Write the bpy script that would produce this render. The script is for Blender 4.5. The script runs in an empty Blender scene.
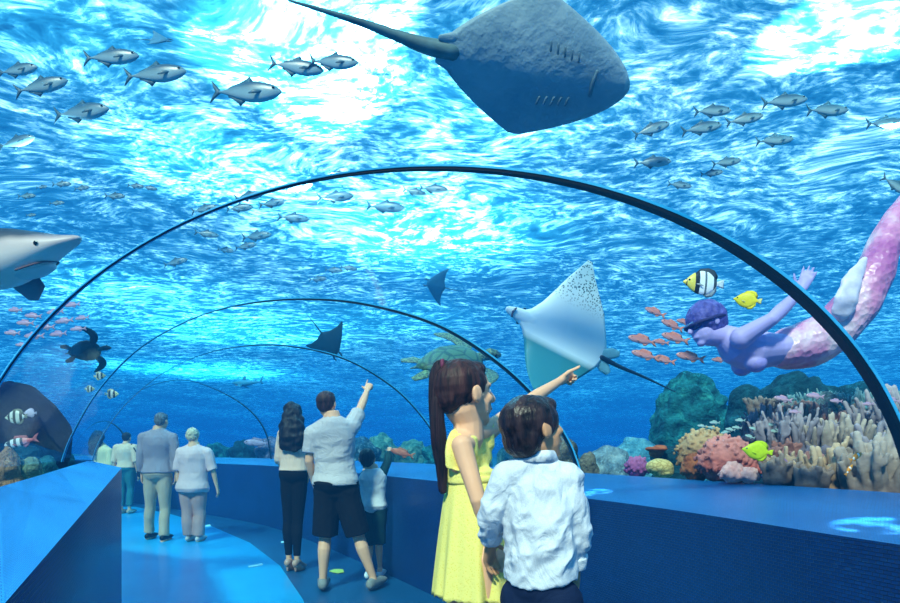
import bpy, bmesh, math, random
from mathutils import Vector as V, Matrix, noise, Quaternion
random.seed(7)
SC = bpy.context.scene
COL = SC.collection
FPX, CU, HOR, EYE = 600.0, 450.0, 449.0, 1.25
def A(u, v, d):
    """point at depth d metres that the photograph shows at (u, v)"""
    return V(((u - CU) / FPX * d, d, EYE + (HOR - v) / FPX * d))
def lin(h):
    c = [int(h[i:i + 2], 16) / 255 for i in (0, 2, 4)]
    return tuple(x / 12.92 if x <= .04045 else ((x + .055) / 1.055) ** 2.4 for x in c) + (1.0,)

# ------------------------------------------------------------------ materials
class NT:
    def __init__(s, name):
        s.m = bpy.data.materials.new(name); s.m.use_nodes = True
        s.t = s.m.node_tree; s.t.nodes.clear()
        s.out = s.n('ShaderNodeOutputMaterial')
    def n(s, typ, **kw):
        x = s.t.nodes.new(typ)
        for k, v in kw.items():
            if k.startswith('i_'): x.inputs[k[2:].replace('_', ' ')].default_value = v
            else: setattr(x, k, v)
        return x
    def l(s, a, b): s.t.links.new(a, b)
    def noise(s, scale, detail=3, vec=None, dist=0.0, rough=.55):
        x = s.n('ShaderNodeTexNoise'); x.inputs['Scale'].default_value = scale; x.inputs['Detail'].default_value = detail
        x.inputs['Distortion'].default_value = dist; x.inputs['Roughness'].default_value = rough
        if vec is not None: s.l(vec, x.inputs['Vector'])
        return x
    def ramp(s, fac, stops, interp='LINEAR'):
        r = s.n('ShaderNodeValToRGB'); e = r.color_ramp.elements; r.color_ramp.interpolation = interp
        while len(e) < len(stops): e.new(.5)
        for q, (p, c) in zip(e, stops): q.position = p; q.color = c if len(c) == 4 else tuple(c) + (1,)
        s.l(fac, r.inputs[0]); return r
    def coord(s, kind='Object', scale=None, rot=None):
        c = s.n('ShaderNodeTexCoord').outputs[kind]
        if scale or rot:
            m = s.n('ShaderNodeMapping')
            if scale: m.inputs['Scale'].default_value = scale
            if rot: m.inputs['Rotation'].default_value = rot
            s.l(c, m.inputs['Vector']); return m.outputs[0]
        return c
    def bsdf(s, col=None, rough=.6, spec=.3, bump=None, bstr=.3, bdist=.01):
        p = s.n('ShaderNodeBsdfPrincipled'); p.inputs['Roughness'].default_value = rough
        p.inputs['Specular IOR Level'].default_value = spec
        if col is not None:
            if isinstance(col, tuple): p.inputs['Base Color'].default_value = col
            else: s.l(col, p.inputs['Base Color'])
        if bump is not None:
            b = s.n('ShaderNodeBump'); b.inputs['Strength'].default_value = bstr; b.inputs['Distance'].default_value = bdist
            s.l(bump, b.inputs['Height']); s.l(b.outputs[0], p.inputs['Normal'])
        s.l(p.outputs[0], s.out.inputs[0]); return p
def mix(c, f): return tuple(min(1, x * f) for x in c[:3]) + (1,)
MATS = {}
def mat(name, hexc, rough=.7, var=.18, scale=14, bump=.25, bscale=60, spec=.25, alt=None, bdist=.006):
    """a plain surface with noise in its colour and relief"""
    if name in MATS: return MATS[name]
    m = NT(name); c = lin(hexc)
    n = m.noise(scale, 4, m.coord())
    r = m.ramp(n.outputs[0], [(.3, mix(c, 1 - var) if alt is None else c), (.7, mix(c, 1 + var) if alt is None else lin(alt))])
    b = m.noise(bscale, 3, m.coord())
    m.bsdf(r.outputs[0], rough, spec, b.outputs[0], bump, bdist)
    MATS[name] = m.m; return m.m
def mat_axis(name, axis, stops, interp='LINEAR', rough=.35, spec=.5, wob=.0, lo=-.5, hi=.5, spots=None):
    """pigment that changes along one axis of the object"""
    if name in MATS: return MATS[name]
    m = NT(name); co = m.coord(); sx = m.n('ShaderNodeSeparateXYZ'); m.l(co, sx.inputs[0])
    mr = m.n('ShaderNodeMapRange'); mr.inputs[1].default_value = lo; mr.inputs[2].default_value = hi
    m.l(sx.outputs['XYZ'.index(axis)], mr.inputs[0]); f = mr.outputs[0]
    if wob:
        nn = m.noise(9, 3, co); ma = m.n('ShaderNodeMath', operation='MULTIPLY_ADD'); ma.inputs[1].default_value = wob
        m.l(nn.outputs[0], ma.inputs[0]); m.l(f, ma.inputs[2])
        mb = m.n('ShaderNodeMath', operation='SUBTRACT'); mb.inputs[1].default_value = wob * .5; m.l(ma.outputs[0], mb.inputs[0]); f = mb.outputs[0]
    r = m.ramp(f, [(p, lin(c)) for p, c in stops], interp); col = r.outputs[0]
    if spots:
        sc, thr, hexc = spots
        vo = m.n('ShaderNodeTexVoronoi'); vo.inputs['Scale'].default_value = sc; m.l(co, vo.inputs['Vector'])
        rr = m.ramp(vo.outputs['Distance'], [(thr, (1, 1, 1)), (thr + .06, (0, 0, 0))])
        mx = m.n('ShaderNodeMix', data_type='RGBA'); m.l(rr.outputs[0], mx.inputs[0]); m.l(col, mx.inputs[6]); mx.inputs[7].default_value = lin(hexc)
        col = mx.outputs[2]
    b = m.noise(60, 3, co)
    m.bsdf(col, rough, spec, b.outputs[0], .15, .004)
    MATS[name] = m.m; return m.m
def mat_hair(name, hexc, hi, scale=(60, 60, 4), rough=.55):
    if name in MATS: return MATS[name]
    m = NT(name); n = m.noise(1.0, 4, m.coord('Object', scale))
    r = m.ramp(n.outputs[0], [(.35, lin(hexc)), (.75, lin(hi))])
    m.bsdf(r.outputs[0], rough, .25, n.outputs[0], .8, .012); MATS[name] = m.m; return m.m
def mat_cloth(name, hexc, fold=.5, fscale=(7, 7, 4), rough=.85, var=.12, sheen=0):
    if name in MATS: return MATS[name]
    m = NT(name); c = lin(hexc); co = m.coord('Object', fscale)
    f = m.noise(1.0, 3, co, 1.2); w = m.noise(400, 1, m.coord())
    ad = m.n('ShaderNodeMath', operation='MULTIPLY_ADD'); ad.inputs[1].default_value = .05
    m.l(w.outputs[0], ad.inputs[0]); m.l(f.outputs[0], ad.inputs[2])
    r = m.ramp(w.outputs[0], [(.3, mix(c, 1 - var)), (.7, mix(c, 1 + var * .5))])
    m.bsdf(r.outputs[0], rough, .15, ad.outputs[0], fold, .03); MATS[name] = m.m; return m.m
def skin(name, hexc): return mat(name, hexc, .5, .07, 9, .08, 160, .35)

# ------------------------------------------------------------------ mesh helpers
def frame_of(t, ref):
    t = t.normalized(); s = ref - t * ref.dot(t)
    if s.length < 1e-4:
        ref = V((1, 0, 0)) if abs(t.x) < .8 else V((0, 1, 0)); s = ref - t * ref.dot(t)
    s.normalize(); return s, t.cross(s)
def skin_rings(bm, rings, cap=True, close=False):
    vs = [[bm.verts.new(p) for p in r] for r in rings]; n = len(vs[0]); k = len(vs)
    for i in range(k if close else k - 1):
        a, b = vs[i], vs[(i + 1) % k]
        for j in range(n): bm.faces.new((a[j], a[(j + 1) % n], b[(j + 1) % n], b[j]))
    if cap and not close:
        bm.faces.new(vs[0][::-1]); bm.faces.new(vs[-1])
    return vs
def tube(bm, pts, rad, ref=V((0, 0, 1)), n=10, rounded=True):
    """a tapering tube; a radius is a number or (along ref, across)"""
    pts = [V(p) for p in pts]; R = [r if isinstance(r, tuple) else (r, r) for r in rad]
    rings = []; s_prev = ref
    def ring(c, s, b, a, q): return [c + s * (math.cos(2 * math.pi * j / n) * a) + b * (math.sin(2 * math.pi * j / n) * q) for j in range(n)]
    for i, p in enumerate(pts):
        t = pts[min(i + 1, len(pts) - 1)] - pts[max(i - 1, 0)]
        s, b = frame_of(t, s_prev); s_prev = s
        a, q = R[i]; m = min(a, q); td = t.normalized()
        if rounded and i == 0:
            for f, o in ((.35, .9), (.75, .6)): rings.append(ring(p - td * m * o, s, b, a * f, q * f))
        rings.append(ring(p, s, b, a, q))
        if rounded and i == len(pts) - 1:
            for f, o in ((.75, .6), (.35, .9)): rings.append(ring(p + td * m * o, s, b, a * f, q * f))
    skin_rings(bm, rings)
def ball(bm, c, r, ax=None, seg=16):
    """an ellipsoid with radii r along the axes ax"""
    r = (r, r, r) if not isinstance(r, tuple) else r
    ax = ax or (V((1, 0, 0)), V((0, 1, 0)), V((0, 0, 1)))
    m = Matrix(((ax[0].x * r[0], ax[1].x * r[1], ax[2].x * r[2], c[0]), (ax[0].y * r[0], ax[1].y * r[1], ax[2].y * r[2], c[1]),
                (ax[0].z * r[0], ax[1].z * r[1], ax[2].z * r[2], c[2]), (0, 0, 0, 1)))
    bmesh.ops.create_uvsphere(bm, u_segments=seg, v_segments=max(6, seg // 2), radius=1.0, matrix=m)
def to_mesh(bm, name, smooth=True):
    bmesh.ops.recalc_face_normals(bm, faces=bm.faces)
    me = bpy.data.meshes.new(name); bm.to_mesh(me); bm.free()
    if smooth:
        for p in me.polygons: p.use_smooth = True
    return me
def remesh(bm, name, voxel, smooth=4, disp=None, sub=0):
    """union of overlapping pieces as one continuous surface"""
    me = to_mesh(bm, name + '_src'); ob = bpy.data.objects.new('tmp', me); COL.objects.link(ob)
    m = ob.modifiers.new('r', 'REMESH'); m.mode = 'VOXEL'; m.voxel_size = voxel; m.use_smooth_shade = True
    if smooth:
        s = ob.modifiers.new('s', 'SMOOTH'); s.factor = .5; s.iterations = smooth
    dg = bpy.context.evaluated_depsgraph_get()
    out = bpy.data.meshes.new_from_object(ob.evaluated_get(dg)); out.name = name
    bpy.data.objects.remove(ob); bpy.data.meshes.remove(me)
    # keep the largest island only
    b = bmesh.new(); b.from_mesh(out); b.verts.ensure_lookup_table(); seen = set(); best = []
    for v in b.verts:
        if v.index in seen: continue
        st = [v]; seen.add(v.index); isl = []
        while st:
            x = st.pop(); isl.append(x)
            for e in x.link_edges:
                y = e.other_vert(x)
                if y.index not in seen: seen.add(y.index); st.append(y)
        if len(isl) > len(best): best = isl
    if len(best) < len(b.verts):
        keep = set(x.index for x in best); bmesh.ops.delete(b, geom=[v for v in b.verts if v.index not in keep], context='VERTS')
    if disp:
        amp, fr = disp; fr = fr if isinstance(fr, tuple) else (fr,) * 3
        b.normal_update()
        mv = [(v, v.normal * amp * noise.noise(V((v.co.x * fr[0], v.co.y * fr[1], v.co.z * fr[2])))) for v in b.verts]
        for v, d in mv: v.co += d
    b.to_mesh(out); b.free()
    for p in out.polygons: p.use_smooth = True
    return out
def link(name, me, m, parent=None, at=None, label=None):
    """one object; vertices given in world space unless at is given"""
    o = bpy.data.objects.new(name, me); COL.objects.link(o)
    for x in (m if isinstance(m, (list, tuple)) else [m]): me.materials.append(x)
    if parent is not None:
        o.parent = parent
    if at is not None: o.location = at
    if label: o['label'] = label
    return o
def rebase(me, p):
    me.transform(Matrix.Translation(-V(p)))
    return me
def thing(name, label, cat, loc=(0, 0, 0), rot=(0, 0, 0), group=None):
    o = bpy.data.objects.new(name, None); COL.objects.link(o); o.empty_display_size = .1
    o.location = loc; o.rotation_euler = rot; tag(o, label, cat, group); return o
def tag(o, label, cat, group=None):
    o['label'] = label; o['category'] = cat
    if group: o['group'] = group
    return o
def struct(name, me, m):
    o = link(name, me, m); o['kind'] = 'structure'; return o
def copy_tree(o, parent=None):
    c = o.copy(); COL.objects.link(c)
    if parent is not None: c.parent = parent
    for ch in list(o.children): copy_tree(ch, c)
    return c
def catmull(P, k=8):
    P = [V(p) for p in P]; out = []
    for i in range(len(P) - 1):
        a = P[i - 1] if i else P[0] * 2 - P[1]; b, c = P[i], P[i + 1]; d = P[i + 2] if i + 2 < len(P) else P[-1] * 2 - P[-2]
        for j in range(k):
            t = j / k
            out.append(.5 * ((2 * b) + (c - a) * t + (2 * a - 5 * b + 4 * c - d) * t * t + (3 * b - 3 * c + d - a) * t ** 3))
    out.append(P[-1]); return out
def interp(tab, x):
    if x <= tab[0][0]: return tab[0][1:]
    for p, q in zip(tab, tab[1:]):
        if x <= q[0]:
            t = (x - p[0]) / (q[0] - p[0]); t = t * t * (3 - 2 * t) if len(tab) < 4 else t
            return tuple(a + (b - a) * t for a, b in zip(p[1:], q[1:]))
    return tab[-1][1:]

# ------------------------------------------------------------------ camera
cam = bpy.data.cameras.new('camera'); co = bpy.data.objects.new('camera', cam); COL.objects.link(co)
cam.sensor_fit = 'HORIZONTAL'; cam.sensor_width = 36; cam.lens = FPX / 900 * 36
cam.shift_y = (HOR - 301.5) / 900; cam.clip_start = .05; cam.clip_end = 400
co.location = (0, 0, EYE); co.rotation_euler = (math.pi / 2, 0, 0); SC.camera = co

# ------------------------------------------------------------------ light
SURF = 5.5
w = bpy.data.worlds.new('sky'); SC.world = w; w.use_nodes = True
bg = w.node_tree.nodes['Background']; bg.inputs[0].default_value = (.012, .31, .76, 1); bg.inputs[1].default_value = .9
def lamp(name, typ, loc, energy, color=(1, 1, 1), target=None, **kw):
    L = bpy.data.lights.new(name, typ); L.energy = energy; L.color = color
    for k, v in kw.items(): setattr(L, k, v)
    L.specular_factor = 0.0
    o = bpy.data.objects.new(name, L); COL.objects.link(o); o.location = loc
    if target is not None: o.rotation_euler = (V(target) - V(loc)).to_track_quat('-Z', 'Y').to_euler()
    return o
lamp('sun_lamp', 'SUN', (-4, -8, 13), 10.5, (1, .73, .49), (0, 3.5, 1), angle=math.radians(6))
def on_surface(u, v):
    d = FPX * (SURF - EYE) / (HOR - v); return A(u, v, d)
def surface_spot(u, v, rad, energy, blend=.8, col=(1, .98, .95), h=2.6):
    """an added spot shining up to make a bright patch on the water surface"""
    p = on_surface(u, v)
    return lamp('added_uplight', 'SPOT', p - V((0, 0, h)), energy, col, p, spot_size=2 * math.atan(rad / h), spot_blend=blend, shadow_soft_size=.02)
surface_spot(298, 60, 1.35, 13000, .6); surface_spot(325, 5, 1.0, 10000, .6); surface_spot(318, 112, .8, 7000, .7)
surface_spot(835, 32, .75, 15000, .5); surface_spot(915, 6, .9, 12000, .6); surface_spot(785, 55, .45, 2600, .6)
surface_spot(425, 235, 4.5, 9000, 1.0, (.75, .95, 1))
surface_spot(215, 165, 2.2, 3600, 1.0, (.85, .97, 1))
surface_spot(480, 110, 2.2, 1700, 1.0, (.7, .93, 1))
surface_spot(60, 20, 1.6, 1300, 1.0, (.7, .93, 1))
surface_spot(230, 330, 9, 13000, 1.0, (.7, .95, 1), 4)
surface_spot(200, 372, 12, 26000, 1.0, (.7, .95, 1), 4)
surface_spot(130, 290, 5, 3000, 1.0, (.7, .95, 1), 3)
surface_spot(400, 320, 5, 2500, 1.0, (.7, .95, 1), 3.5)
def glint(p, h, rad, energy, seed):
    """an added spot that throws a ragged glint onto a ledge"""
    o = lamp('added_glint_spot', 'SPOT', V(p) + V((.1, .25, h)), energy, (.75, .95, 1), p, spot_size=2 * math.atan(rad / h), spot_blend=.25, shadow_soft_size=.01)
    L = o.data; L.use_nodes = True; t = L.node_tree; e = next(n for n in t.nodes if n.type == 'EMISSION'); tc = t.nodes.new('ShaderNodeTexCoord'); mp = t.nodes.new('ShaderNodeMapping'); mp.inputs['Location'].default_value = (seed, seed * .7, 0)
    nz = t.nodes.new('ShaderNodeTexNoise'); nz.inputs['Scale'].default_value = 12 / max(.05, rad) * .12 * h; nz.inputs['Detail'].default_value = 3; r = t.nodes.new('ShaderNodeValToRGB'); r.color_ramp.elements[0].position = .42; r.color_ramp.elements[1].position = .56
    t.links.new(tc.outputs['Normal'], mp.inputs['Vector']); t.links.new(mp.outputs[0], nz.inputs['Vector']); t.links.new(nz.outputs[0], r.inputs[0]); t.links.new(r.outputs[0], e.inputs['Strength'])
glint((.80, 3.55, 1.0), 1.0, .16, 330, 1); glint((1.43, 1.98, 1.0), 1.0, .16, 330, 4); 
# ------------------------------------------------------------------ water surface and the body of water
def water_surface_material():
    m = NT('water_surface')
    co = m.coord('Object')
    warp = m.noise(.35, 2, co); mx = m.n('ShaderNodeMix', data_type='VECTOR'); mx.inputs[0].default_value = .12
    m.l(co, mx.inputs[4]); m.l(warp.outputs['Color'], mx.inputs[5])
    va = m.n('ShaderNodeVectorMath', operation='MULTIPLY_ADD'); va.inputs[1].default_value = (2.2, 2.2, 0)
    m.l(warp.outputs['Color'], va.inputs[0]); m.l(co, va.inputs[2])
    mp = m.n('ShaderNodeMapping'); mp.inputs['Scale'].default_value = (1.0, 1.6, 1); mp.inputs['Rotation'].default_value = (0, 0, .35); m.l(va.outputs[0], mp.inputs[0])
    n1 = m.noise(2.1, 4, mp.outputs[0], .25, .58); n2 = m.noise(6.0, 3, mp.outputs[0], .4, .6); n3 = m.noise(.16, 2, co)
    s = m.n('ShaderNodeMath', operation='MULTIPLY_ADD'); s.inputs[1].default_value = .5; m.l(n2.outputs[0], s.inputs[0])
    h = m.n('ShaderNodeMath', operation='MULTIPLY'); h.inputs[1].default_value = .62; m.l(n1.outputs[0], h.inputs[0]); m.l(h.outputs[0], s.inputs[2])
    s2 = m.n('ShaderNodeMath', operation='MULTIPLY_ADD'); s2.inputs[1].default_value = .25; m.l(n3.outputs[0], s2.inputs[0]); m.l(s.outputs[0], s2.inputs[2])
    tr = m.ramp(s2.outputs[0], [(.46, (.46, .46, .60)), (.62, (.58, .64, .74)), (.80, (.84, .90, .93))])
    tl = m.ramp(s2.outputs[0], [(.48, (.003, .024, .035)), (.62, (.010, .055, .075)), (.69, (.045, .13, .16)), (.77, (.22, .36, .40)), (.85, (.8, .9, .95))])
    bp = m.n('ShaderNodeBump'); bp.inputs['Strength'].default_value = .5; bp.inputs['Distance'].default_value = .3; m.l(s2.outputs[0], bp.inputs['Height'])
    T = m.n('ShaderNodeBsdfTransparent'); m.l(tr.outputs[0], T.inputs[0])
    L = m.n('ShaderNodeBsdfTranslucent'); m.l(tl.outputs[0], L.inputs[0]); m.l(bp.outputs[0], L.inputs['Normal'])
    ad = m.n('ShaderNodeAddShader'); m.l(T.outputs[0], ad.inputs[0]); m.l(L.outputs[0], ad.inputs[1]); D = m.n('ShaderNodeBsdfDiffuse'); m.l(tl.outputs[0], D.inputs[0]); m.l(bp.outputs[0], D.inputs['Normal'])
    a2 = m.n('ShaderNodeAddShader'); m.l(ad.outputs[0], a2.inputs[0]); m.l(D.outputs[0], a2.inputs[1]); m.l(a2.outputs[0], m.out.inputs[0])
    return m.m
bm = bmesh.new()
def wave(x, y): return SURF - 3.9 * max(0, min(1, (y - 42) / 47)) ** 1.6 + .07 * noise.noise(V((x * .9, y * 1.3, 0))) + .12 * noise.noise(V((x * .25, y * .3, 3)))
ys = [-8 + i * .45 for i in range(60)] + [19 + 1.2 * i for i in range(60)]; xs = [-62 + 1.3 * i for i in range(96)]
g = [[bm.verts.new((x, y, wave(x, y))) for x in xs] for y in ys]
for i in range(len(ys) - 1):
    for j in range(len(xs) - 1): bm.faces.new((g[i][j], g[i][j + 1], g[i + 1][j + 1], g[i + 1][j]))
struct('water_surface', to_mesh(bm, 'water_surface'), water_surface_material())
def water_volume():
    m = NT('water'); sig = (.085, .030, .022); fog = (.004, .135, .52)
    k = .1
    a = m.n('ShaderNodeVolumeAbsorption'); a.inputs['Density'].default_value = k; a.inputs['Color'].default_value = tuple(1 - x / k for x in sig) + (1,)
    e = m.n('ShaderNodeEmission'); c = [f * x for f, x in zip(fog, sig)]; M = max(c)  # emission makes the water glow in place of scattered light
    e.inputs[0].default_value = tuple(x / M for x in c) + (1,); e.inputs[1].default_value = M
    ad = m.n('ShaderNodeAddShader'); m.l(a.outputs[0], ad.inputs[0]); m.l(e.outputs[0], ad.inputs[1]); m.l(ad.outputs[0], m.out.inputs['Volume'])
    try: m.m.cycles.homogeneous_volume = True
    except Exception: pass
    return m.m
bm = bmesh.new(); bmesh.ops.create_cube(bm, size=1, matrix=Matrix.Translation((0, 41, 2.6)) @ Matrix.Diagonal((123, 98, 5.6, 1)))
struct('tank_water', to_mesh(bm, 'tank_water', False), water_volume())

# ------------------------------------------------------------------ tunnel: floor, parapets, ledges
def strip(name, A0, B0, m, extra=None):
    """a ribbon between two lines of points, with lengths as UV"""
    bm = bmesh.new(); uv = bm.loops.layers.uv.new('UVMap'); va = [bm.verts.new(p) for p in A0]; vb = [bm.verts.new(p) for p in B0]; s = [0]
    for i in range(1, len(A0)): s.append(s[-1] + (A0[i] - A0[i - 1]).length)
    for i in range(len(A0) - 1):
        f = bm.faces.new((va[i], va[i + 1], vb[i + 1], vb[i])); w0, w1 = (A0[i] - B0[i]).length, (A0[i + 1] - B0[i + 1]).length
        for lp, c in zip(f.loops, ((s[i], 0), (s[i + 1], 0), (s[i + 1], w1), (s[i], w0))): lp[uv].uv = c
    me = to_mesh(bm, name); return struct(name, me, m)
def mosaic(name, hexa, hexb, hexm, bw=.03, bh=.016, rough=.35, bump=.6, spec=.4):
    m = NT(name); co = m.coord('UV')
    b = m.n('ShaderNodeTexBrick'); b.inputs['Scale'].default_value = 1.0; b.inputs['Brick Width'].default_value = bw; b.inputs['Row Height'].default_value = bh
    b.inputs['Mortar Size'].default_value = .0016; b.inputs['Mortar Smooth'].default_value = .6
    b.inputs['Color1'].default_value = lin(hexa); b.inputs['Color2'].default_value = lin(hexb); b.inputs['Mortar'].default_value = lin(hexm); m.l(co, b.inputs['Vector'])
    n = m.noise(1.3, 3, co); r = m.ramp(n.outputs[0], [(.3, (.75, .75, .8)), (.7, (1.2, 1.2, 1.15))])
    mx = m.n('ShaderNodeMix', data_type='RGBA', blend_type='MULTIPLY'); mx.inputs[0].default_value = 1; m.l(b.outputs[0], mx.inputs[6]); m.l(r.outputs[0], mx.inputs[7])
    iv = m.n('ShaderNodeMath', operation='SUBTRACT'); iv.inputs[0].default_value = 1; m.l(b.outputs['Fac'], iv.inputs[1])
    m.bsdf(mx.outputs[2], rough, spec, iv.outputs[0], bump, .004); return m.m
M_WALL = mosaic('blue_mosaic_wall', '092f66', '0a3873', '041539', .022, .012)
M_WALLL = mosaic('dark_blue_mosaic_wall', '082c66', '093374', '04183e', .022, .012)
M_LEDGE = mosaic('blue_mosaic_ledge', '1066aa', '1374ba', '0a4a82', .02, .011)
M_LEDGEL = mosaic('light_blue_mosaic_ledge', '2aa0f0', '32aaf6', '1468b8', .02, .011)
fr = catmull([(2.35, -1.2, 0), (1.75, .4, 0), (1.27, 1.69, 0), (.79, 3.18, 0), (-.477, 5.72, 0), (-2.62, 9.26, 0), (-4.5, 11.3, 0), (-7.4, 13.9, 0), (-12, 16.6, 0)], 8)
br = catmull([(2.95, -1.2, 0), (2.45, .8, 0), (1.94, 2.59, 0), (1.14, 4.6, 0), (.2, 6.9, 0), (-1.9, 10.3, 0), (-3.9, 12.4, 0), (-7.0, 15.0, 0), (-11.7, 17.6, 0)], 8)
ZF, ZB = .98, 1.06
up = lambda P, z: [V((p.x, p.y, z)) for p in P]
strip('wall_right', up(fr, 0), up(fr, ZF), M_WALL); strip('trim_1', up(fr, ZF), up(br, ZB), M_LEDGE); strip('trim_2', up(br, ZB), up(br, .6), M_WALL)
fl = [(-.86, -1.2, 0), (-.74, .2, 0), (-.72, .97, 0), (-1.35, 2.24, 0), (-1.97, 3.48, 0), (-2.6, 4.75, 0), (-2.75, 4.95, 0), (-3.45, 5.8, 0), (-6.6, 7.6, 0), (-13, 9.6, 0)]
bl = [(-1.75, -1.2, 0), (-1.65, .8, 0), (-1.54, 2.05, 0), (-1.95, 2.85, 0), (-2.34, 3.6, 0), (-3.2, 5.3, 0), (-3.3, 5.4, 0), (-3.65, 5.62, 0), (-6.75, 6.95, 0), (-13, 8.9, 0)]
zl = [.97, .97, 1.0, 1.035, 1.065, 1.1, 1.105, 1.13, 1.12, 1.12]
FLt = [V((p[0], p[1], z)) for p, z in zip(fl, zl)]; BLt = [V((p[0], p[1], z)) for p, z in zip(bl, (1.1, 1.1, 1.12, 1.125, 1.13, 1.145, 1.145, 1.13, 1.13, 1.13))]
strip('wall_left', [V(p) for p in fl], FLt, M_WALLL); strip('trim_3', FLt, BLt, M_LEDGEL); strip('trim_4', BLt, [V((p[0], p[1], .6)) for p in bl], M_WALLL)
def floor_mat(name, a, b, rough):
    m = NT(name); n = m.noise(1.1, 4, m.coord()); r = m.ramp(n.outputs[0], [(.3, lin(a)), (.7, lin(b))]); n2 = m.noise(35, 3, m.coord())
    m.bsdf(r.outputs[0], rough, .5, n2.outputs[0], .12, .003); return m.m
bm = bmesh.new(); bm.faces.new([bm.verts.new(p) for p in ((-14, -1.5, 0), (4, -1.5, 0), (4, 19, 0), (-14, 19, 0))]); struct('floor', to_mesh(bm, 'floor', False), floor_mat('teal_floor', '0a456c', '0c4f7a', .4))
right_edge = [A(u, v, EYE * FPX / (v - HOR)) for u, v in ((135, 507), (170, 514), (213, 527), (250, 543), (280, 566), (303, 600), (318, 640), (330, 700), (335, 800), (330, 1000))]
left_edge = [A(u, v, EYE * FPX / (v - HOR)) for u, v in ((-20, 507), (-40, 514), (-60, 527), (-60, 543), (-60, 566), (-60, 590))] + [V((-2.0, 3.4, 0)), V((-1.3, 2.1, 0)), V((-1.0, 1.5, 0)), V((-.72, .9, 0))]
strip('floor_pale_blue', [V((p.x, p.y, .004)) for p in right_edge], [V((p.x, p.y, .004)) for p in left_edge], floor_mat('bright_blue_floor', '0f98d4', '1aaae0', .3))  # paler blue sheet laid just above the teal floor

# ------------------------------------------------------------------ acrylic dome: ribs and panes
NS = 41
def arch(pix, Lp, Rp):
    """points of an arch standing in the vertical plane through Lp and Rp"""
    n = V((-(Rp.y - Lp.y), Rp.x - Lp.x, 0)).normalized(); e = V((0, 0, EYE)); out = []
    for u, v in pix:
        d = V(((u - CU) / FPX, 1, (HOR - v) / FPX)); t = (Lp - e).dot(n) / d.dot(n); out.append(e + d * t)
    return out
def resample(P, k):
    L = [0]
    for a, b in zip(P, P[1:]): L.append(L[-1] + (b - a).length)
    out = []; j = 0
    for i in range(k):
        s = L[-1] * i / (k - 1)
        while j < len(P) - 2 and L[j + 1] < s: j += 1
        t = (s - L[j]) / max(1e-9, L[j + 1] - L[j]); out.append(P[j].lerp(P[j + 1], max(0, min(1, t))))
    return out
def ell(cu, cv, a, b, t0, t1, n=60): return [(cu - a * math.cos(math.radians(t0 + (t1 - t0) * i / n)), cv - b * math.sin(math.radians(t0 + (t1 - t0) * i / n))) for i in range(n + 1)]
ring1 = arch(ell(437, 540, 483, 372, 6.5, 172), V((-1.5, 2.0, 1)), V((1.97, 2.5, 1)))
def pxcurve(P): return [(p.x, p.y) for p in catmull([(u, v, 0) for u, v in P], 8)]
ring2 = arch(pxcurve([(62, 462), (70, 440), (92, 400), (120, 366), (152, 340), (200, 316), (252, 303), (310, 299), (370, 305), (440, 326), (500, 364), (545, 408), (568, 442), (580, 474)]), V((-2.55, 4.1, 1)), V((1.02, 4.7, 1)))
ring3 = arch(pxcurve([(92, 462), (100, 440), (125, 405), (165, 372), (215, 351), (275, 345), (340, 357), (392, 386), (425, 420), (438, 445), (442, 468)]), V((-4.0, 6.8, 1)), V((-.1, 7.5, 1)))
ring4 = arch(pxcurve([(96, 460), (103, 432), (122, 404), (150, 386), (185, 380), (222, 392), (250, 410), (266, 432), (272, 460)]), V((-6.6, 11, 1)), V((-3.5, 11.9, 1)))
ring5 = arch(pxcurve([(70, 460), (78, 440), (92, 425), (107, 421), (121, 430), (128, 445), (131, 460)]), V((-10.0, 15.6, 1)), V((-8.4, 16.2, 1)))
ring0 = [V((.45 - 2.25 * math.cos(math.pi * i / 60), -1.2, 1.05 + 1.35 * math.sin(math.pi * i / 60))) for i in range(61)]
RINGS = [resample(r, NS) for r in (ring0, ring1, ring2, ring3, ring4, ring5)]
def glass():
    m = NT('acrylic'); T = m.n('ShaderNodeBsdfTransparent'); T.inputs[0].default_value = (.95, .985, 1, 1)
    G = m.n('ShaderNodeBsdfGlossy'); G.inputs['Roughness'].default_value = .04; G.inputs[0].default_value = (.8, .95, 1, 1)
    lw = m.n('ShaderNodeLayerWeight'); lw.inputs[0].default_value = .12; mu = m.n('ShaderNodeMath', operation='MULTIPLY'); mu.inputs[1].default_value = .12; m.l(lw.outputs['Fresnel'], mu.inputs[0])
    x = m.n('ShaderNodeMixShader'); m.l(mu.outputs[0], x.inputs[0]); m.l(T.outputs[0], x.inputs[1]); m.l(G.outputs[0], x.inputs[2]); m.l(x.outputs[0], m.out.inputs[0]); return m.m
M_GLASS = glass()
for i in range(5):
    bm = bmesh.new(); a, b = RINGS[i], RINGS[i + 1]; K = 5
    skin_rings(bm, [[a[j].lerp(b[j], k / K) for j in range(NS)] for k in range(K + 1)], cap=False)
    # the ribbon must not close across the floor
    bmesh.ops.delete(bm, geom=[f for f in bm.faces if max((x.co - y.co).length for x in f.verts for y in f.verts) > 6 or any(False for _ in f.verts)], context='FACES_ONLY') if False else None
    me = to_mesh(bm, 'window'); b2 = bmesh.new(); b2.from_mesh(me); b2.verts.ensure_lookup_table()
    kill = [f for f in b2.faces if any(abs((p.index % NS) - (q.index % NS)) == NS - 1 for p in f.verts for q in f.verts)]
    bmesh.ops.delete(b2, geom=kill, context='FACES_ONLY'); b2.to_mesh(me); b2.free()
    for p in me.polygons: p.use_smooth = True
    struct('window_%d' % (i + 1), me, M_GLASS)
M_RIB = mat('black_rib', '06131f', .4, .1, 10, .05); 
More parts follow.
